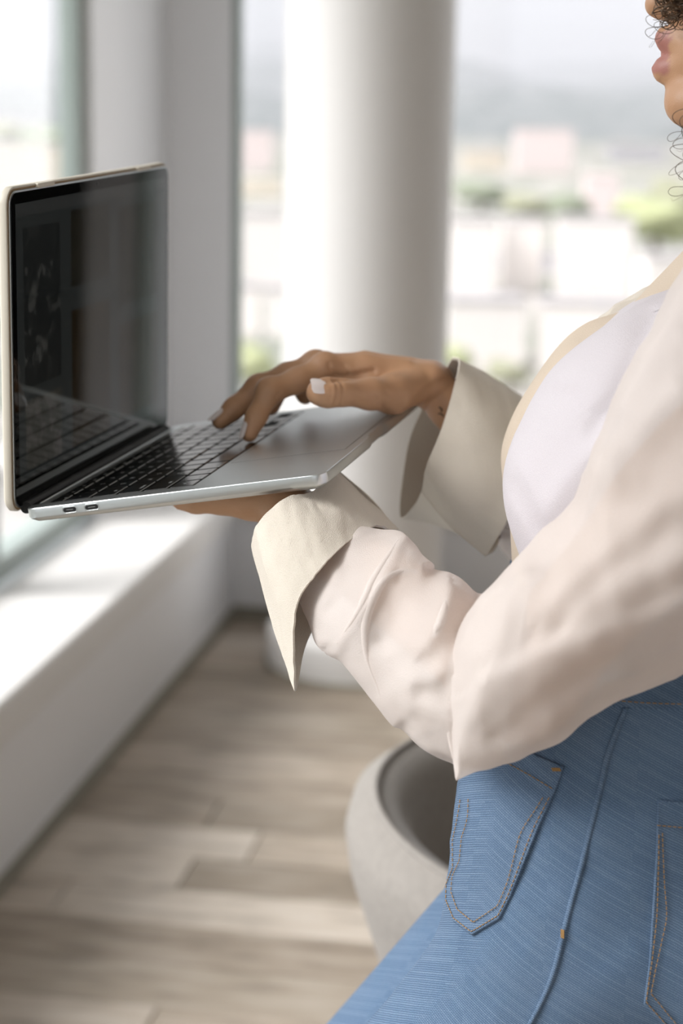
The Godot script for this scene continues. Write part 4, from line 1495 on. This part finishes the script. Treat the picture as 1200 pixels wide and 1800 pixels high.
func wrinkle(rows: Array, h: float, seed_: int):
	var f := FastNoiseLite.new()
	f.seed = seed_
	f.frequency = 1.0
	var g := MB.new()
	g.grid(rows)
	var nc: int = rows[0].size()
	for r in rows.size():
		for k in nc:
			var p: Vector3 = rows[r][k]
			rows[r][k] = p + g.n[r * nc + k] * h * (f.get_noise_3dv(p * 16.0) + 0.45 * f.get_noise_2d(k * 0.55, r * 0.05))

func hem(parent: Node, rows: Array, r: int, k0: int, k1: int, m: Material):   # the stitched edge of a cuff: a fine raised line
	var g := MB.new()
	g.grid(rows)
	var nc: int = rows[0].size()
	var pts := []
	for k in range(k0, k1): pts.append(rows[r][k] + g.n[r * nc + k] * 0.0002)
	var b := MB.new()
	b.tube(pts, 0.0007, 6)
	put(b.done(), "hem_seam", m, parent)
var jf: Field

func on_jeans(u: float, v: float, lift := 0.0) -> Vector3:   # where the sight line through a pixel meets the jeans
	var d := (look * Vector3((u - 600.0) / FOCAL, -(v - 900.0) / FOCAL, -1.0)).normalized()
	var t := 0.85
	for k in 60:
		var q := jf.dist(EYE + d * t)
		if q < 0.00015 or t > 2.0: break
		t += q * 0.9
	var p := EYE + d * t
	return p + normal_at(p) * lift

func normal_at(p: Vector3) -> Vector3:
	var e := 0.0015
	return Vector3(jf.dist(p + Vector3(e, 0, 0)) - jf.dist(p - Vector3(e, 0, 0)), jf.dist(p + Vector3(0, e, 0)) - jf.dist(p - Vector3(0, e, 0)), jf.dist(p + Vector3(0, 0, e)) - jf.dist(p - Vector3(0, 0, e))).normalized()

func denim_texture() -> Array:   # twill: diagonal wales with broken white weft; 40 mm a side
	var n := 512
	var im := Image.create(n, n, false, Image.FORMAT_RGB8)
	var hm := Image.create(n, n, false, Image.FORMAT_RGB8)
	var f := FastNoiseLite.new()
	f.seed = 4; f.frequency = 0.02
	var r := RandomNumberGenerator.new()
	r.seed = 8
	var dark := hexc("2a3f5a"); var mid := hexc("68819e"); var light := hexc("adbccb")
	var slub := []
	for k in 32: slub.append(r.randf())
	var g2 := FastNoiseLite.new()
	g2.seed = 5; g2.frequency = 0.11
	for y in n:
		for x in n:
			# the wales wander a little and each thread has its own shade; torus-wrapped so that the cloth repeats without a joint
			var wob := 2.2 * f.get_noise_2d(sin(x * TAU / n) * 60.0 + 90.0, sin(y * TAU / n) * 60.0)
			var w: float = (y - x * 0.5 + wob + 4096.0) / 16.0
			var idx := int(floor(w)) % 32
			var ph: float = w - floorf(w)
			var hgt := pow(sin(ph * PI), 0.8) * (0.8 + 0.2 * sin((x + y * 0.5) * TAU / 12.8 + idx * 2.1))
			var grain := 0.5 + 0.5 * g2.get_noise_2d(x * 0.8, y * 1.6)
			var sp: float = 0.12 * slub[idx] + 0.62 * grain + 0.36 * r.randf()
			var c := dark.lerp(mid, clampf(0.25 + hgt * (0.35 + 0.8 * sp), 0.0, 1.0)).lerp(light, clampf((sp - 0.46) * 1.5, 0.0, 0.9) * (0.35 + 0.65 * hgt))
			im.set_pixel(x, y, c)
			hm.set_pixel(x, y, grey(hgt * 0.7 + grain * 0.3))
	return [ImageTexture.create_from_image(im), ImageTexture.create_from_image(hm)]

func build_jeans():
	var jn := Node3D.new()
	jn.name = "jeans"
	person.add_child(jn)
	jn.position = -person.position
	tag(jn, "faded blue denim jeans with patch pockets")
	jf = Field.new(bp(0, 0, 0.06) - Vector3(0.42, 0, 0.27), bp(0, 0, 1.16) + Vector3(0.24, 0, 0.27), 0.0075, 0.012)
	var b := func(f0, s0, y0, r0, f1, s1, y1, r1): jf.add(bp(f0, s0, y0), bp(f1, s1, y1), r0, r1)
	b.call(0.022, -0.062, 1.05, 0.093, 0.022, 0.062, 1.05, 0.093)
	b.call(0.030, -0.068, 0.955, 0.098, 0.030, 0.068, 0.955, 0.098)
	b.call(0.030, -0.072, 0.885, 0.098, 0.030, 0.072, 0.885, 0.098)
	b.call(-0.060, -0.075, 0.875, 0.092, -0.060, 0.075, 0.875, 0.092)
	b.call(-0.03, -0.060, 1.02, 0.085, -0.03, 0.060, 1.02, 0.085)
	for s in [-1.0, 1.0]:
		b.call(0.025, 0.088 * s, 0.875, 0.080, 0.262, 0.10 * s, 0.57, 0.064)
		b.call(0.262, 0.10 * s, 0.57, 0.064, 0.27, 0.11 * s, 0.08, 0.056)
	var fade := FastNoiseLite.new()
	fade.seed = 15; fade.frequency = 1.0; fade.fractal_octaves = 3
	var mb := MB.new()
	jf.mesh(mb, func(p: Vector3): return p.y - 1.075, func(p: Vector3):
		return p + normal_at(p) * 0.0016 * fade.get_noise_3dv(p * 22.0) if p.y > 0.72 and p.z > -1.25 else p)
	var tx := denim_texture()
	var dn := mat("denim", Color.WHITE, 0.9)
	dn.albedo_texture = tx[0]
	dn.heightmap_enabled = true
	dn.heightmap_texture = tx[1]
	dn.heightmap_scale = 0.03
	dn.vertex_color_use_as_albedo = true
	triplanar(dn, 20.0, false)
	dn.uv1_triplanar_sharpness = 14.0
	for p in mb.v: mb.c.append(wash(p, fade, 0.0))
	put(mb.done(), "denim_shell", dn, jn)
	var thread := mat("thread", hexc("a5814f"), 0.7)
	# waistband
	var wb := MB.new()
	var rows := []
	for y in [1.055, 1.056, 1.066, 1.0755, 1.0775, 1.075]:
		var row := []
		for k in 90:
			var a := TAU * k / 90
			var dir := FRONT * cos(a) + SIDE * sin(a)
			var t := 0.30
			var o := bp(0.0, 0, min(y, 1.07))
			for i in 40:
				var q := jf.dist(o + dir * t)
				if q < 0.0002: break
				t -= q * 0.9
			var lift := 0.0028
			if y == 1.055: lift = 0.0
			row.append(o + dir * (t + lift) + Vector3.UP * (y - min(y, 1.07)))
		rows.append(row)
	rows[5] = rows[5].map(func(p): return p - (p - bp(0, 0, 1.07)).normalized() * 0.004)
	wb.grid(rows, true)
	for p in wb.v: wb.c.append(wash(p, fade, -0.15))
	var band := put(wb.done(), "waistband", dn, jn)
	var st := MB.new()
	dashes(st, rows[1].map(func(p): return p + Vector3.UP * 0.0035), 0.0024, 0.0012, true)
	dashes(st, rows[3].map(func(p): return p + Vector3.DOWN * 0.0035), 0.0024, 0.0012, true)
	tag(put(st.done(), "stitching", thread, band), "", "", "", "stuff")
	for a in [0.55, 2.25, -0.55, -2.25, PI]:
		var i := int(fposmod(a, TAU) / TAU * 90) % 90
		var lb := MB.new()
		var p0: Vector3 = rows[1][i]; var p1: Vector3 = rows[3][i]
		var out := (p0 - bp(0, 0, p0.y)).normalized()
		var sd := Vector3.UP.cross(out)
		lb.box(Vector3(-0.005, 0, -0.001), Vector3(0.005, (p1 - p0).length() + 0.012, 0.002), 0.0006, Transform3D(Basis(sd, Vector3.UP, out), p0 + out * 0.0015 - Vector3.UP * 0.006))
		for k in lb.v: lb.c.append(wash(k, fade, -0.1))
		put(lb.done(), "belt_loop", dn, jn)
	# side seam: a felled ridge from the waist down the thigh
	var seam := pixels([1100, 1244, 1085, 1282, 1068, 1330, 1052, 1400, 1035, 1470, 1020, 1530, 1005, 1585, 991, 1640, 978, 1695, 962, 1740, 940, 1785, 915, 1830], 60)
	var sb := MB.new()
	fell(sb, seam, 6.0, 0.0017)
	for p in sb.v: sb.c.append(wash(p, fade, 0.34))
	put(sb.done(), "side_seam", dn, jn)
	# front patch pocket
	pocket(jn, dn, thread, fade, [828, 1280, 880, 1297, 947, 1327, 993, 1347, 978, 1390, 950, 1450, 922, 1520, 900, 1575, 880, 1615, 832, 1644, 800, 1620, 786, 1588, 786, 1560, 797, 1530, 795, 1480, 806, 1420, 815, 1370], [[840, 1318, 888, 1338, 930, 1360, 978, 1389]], true, 1395)
	# back patch pocket
	pocket(jn, dn, thread, fade, [1155, 1404, 1230, 1412, 1300, 1430, 1300, 1600, 1290, 1760, 1215, 1850, 1170, 1805, 1131, 1764, 1140, 1690, 1146, 1600, 1152, 1500], [[1153, 1449, 1230, 1456, 1300, 1470]], false, 1450)
	# fly curve stitched beside the front pocket
	var fly := pixels([820, 1345, 812, 1390, 806, 1440, 799, 1490], 24)
	var fb := MB.new()
	fell(fb, fly, 3.0, 0.0010)
	for p in fb.v: fb.c.append(wash(p, fade, 0.1))
	put(fb.done(), "fly_seam", dn, jn)
	# small bar tacks
	for q in [[980, 1352, 14, 3], [990, 1640, 3, 14]]:
		var tb := MB.new()
		for k in 5:
			var o := Vector2(q[0], q[1]) + (Vector2(k * 3 - 6, 0) if q[2] > 5 else Vector2(0, k * 3 - 6))
			var a := on_jeans(o.x - (1.5 if q[2] > 5 else 3), o.y - (3 if q[2] > 5 else 1), 0.0022)
			var c := on_jeans(o.x + (1.5 if q[2] > 5 else 3), o.y + (3 if q[2] > 5 else 1), 0.0022)
			tb.tube([a, c], 0.0006, 6)
		put(tb.done(), "bar_tack", thread, jn)

func wash(p: Vector3, f: FastNoiseLite, extra: float) -> Color:   # uneven stone-wash of the dye, plus a tone shift passed in
	var n := 0.5 + 0.5 * f.get_noise_3dv(p * 9.0)
	var fine := f.get_noise_3dv(p * 60.0)
	var k := 0.86 + 0.30 * n + 0.10 * fine + extra
	return Color(k * 0.97, k, k * 1.02)

func pixels(a: Array, n: int) -> Array:
	var l := []
	for i in range(0, a.size(), 2): l.append(Vector2(a[i], a[i + 1]))
	return resample(l, n)

func fell(b: MB, line: Array, half: float, high: float):   # a raised band along a line of pixels on the jeans
	var rows := []
	for q in line:
		var row := []
		for e in [[-half, -0.0004], [-half * 0.9, high * 0.8], [0.0, high], [half * 0.55, high * 0.8], [half, -0.0004]]:
			row.append(on_jeans(q.x + e[0], q.y, e[1]))
		rows.append(row)
	b.grid(rows)

func dashes(b: MB, pts: Array, dash: float, gap: float, closed: bool):
	var acc := 0.0
	var on := true
	var start: Vector3 = pts[0]
	var cnt := pts.size() if closed else pts.size() - 1
	for i in cnt:
		var a: Vector3 = pts[i]; var c: Vector3 = pts[(i + 1) % pts.size()]
		var L := a.distance_to(c)
		var t := 0.0
		while t < L:
			var step: float = min(L - t, (dash if on else gap) - acc)
			t += step; acc += step
			if acc >= (dash if on else gap) - 1e-7:
				var p := a.lerp(c, t / L)
				if on: b.tube([start, p], 0.00032, 5)
				else: start = p
				on = not on
				acc = 0.0

func pocket(jn: Node, dn: Material, thread: Material, fade: FastNoiseLite, outline: Array, lines: Array, is_front: bool, below: float):
	var poly := []
	for i in range(0, outline.size(), 2): poly.append(Vector2(outline[i], outline[i + 1]))
	# dense outline, then rings shrinking to the middle
	var edge := []
	for i in poly.size():
		var a: Vector2 = poly[i]; var c: Vector2 = poly[(i + 1) % poly.size()]
		var n := maxi(1, int(a.distance_to(c) / 9.0))
		for k in n: edge.append(a.lerp(c, float(k) / n))
	var mid := Vector2.ZERO
	for q in edge: mid += q
	mid /= edge.size()
	var b := MB.new()
	var rows := []
	for e in [[1.0, -0.0005], [0.998, 0.0016], [0.985, 0.0023], [0.96, 0.0021], [0.90, 0.0017], [0.78, 0.0016], [0.6, 0.0018], [0.4, 0.0020], [0.2, 0.0022], [0.02, 0.0022]]:
		var row := []
		for q in edge:
			var s := mid.lerp(q, e[0])
			row.append(on_jeans(s.x, s.y, e[1]))
		rows.append(row)
	b.grid(rows, true)
	b.fan(rows[-1], SIDE)
	for i in b.v.size():
		var ring := int(i / edge.size())
		b.c.append(wash(b.v[i], fade, 0.30 if is_front else 0.04) * (Color(1.5, 1.42, 1.32) if ring == 1 or ring == 2 else Color.WHITE))  # front pocket paler from faded dye and from light put into the colour
	var o := put(b.done(), "pocket", dn, jn)
	var st := MB.new()
	var inner := []; var inner2 := []
	for q in edge:
		inner.append(q + (mid - q).normalized() * 7.0)
		inner2.append(q + (mid - q).normalized() * 24.0)
	for row in [inner, inner2]:
		var run := []
		for k in row.size() * 2:   # along the sides and the point, not across the mouth
			var s: Vector2 = row[k % row.size()]
			if s.y > below: run.append(on_jeans(s.x, s.y, 0.0026))
			elif run.size() > 12:
				break
			else: run = []
		if run.size() > 2: dashes(st, run, 0.0022, 0.0010, false)
	for l in lines: dashes(st, pixels(l, 24).map(func(s): return on_jeans(s.x, s.y, 0.0026)), 0.0022, 0.0010, false)
	tag(put(st.done(), "stitching", thread, o), "", "", "", "stuff")
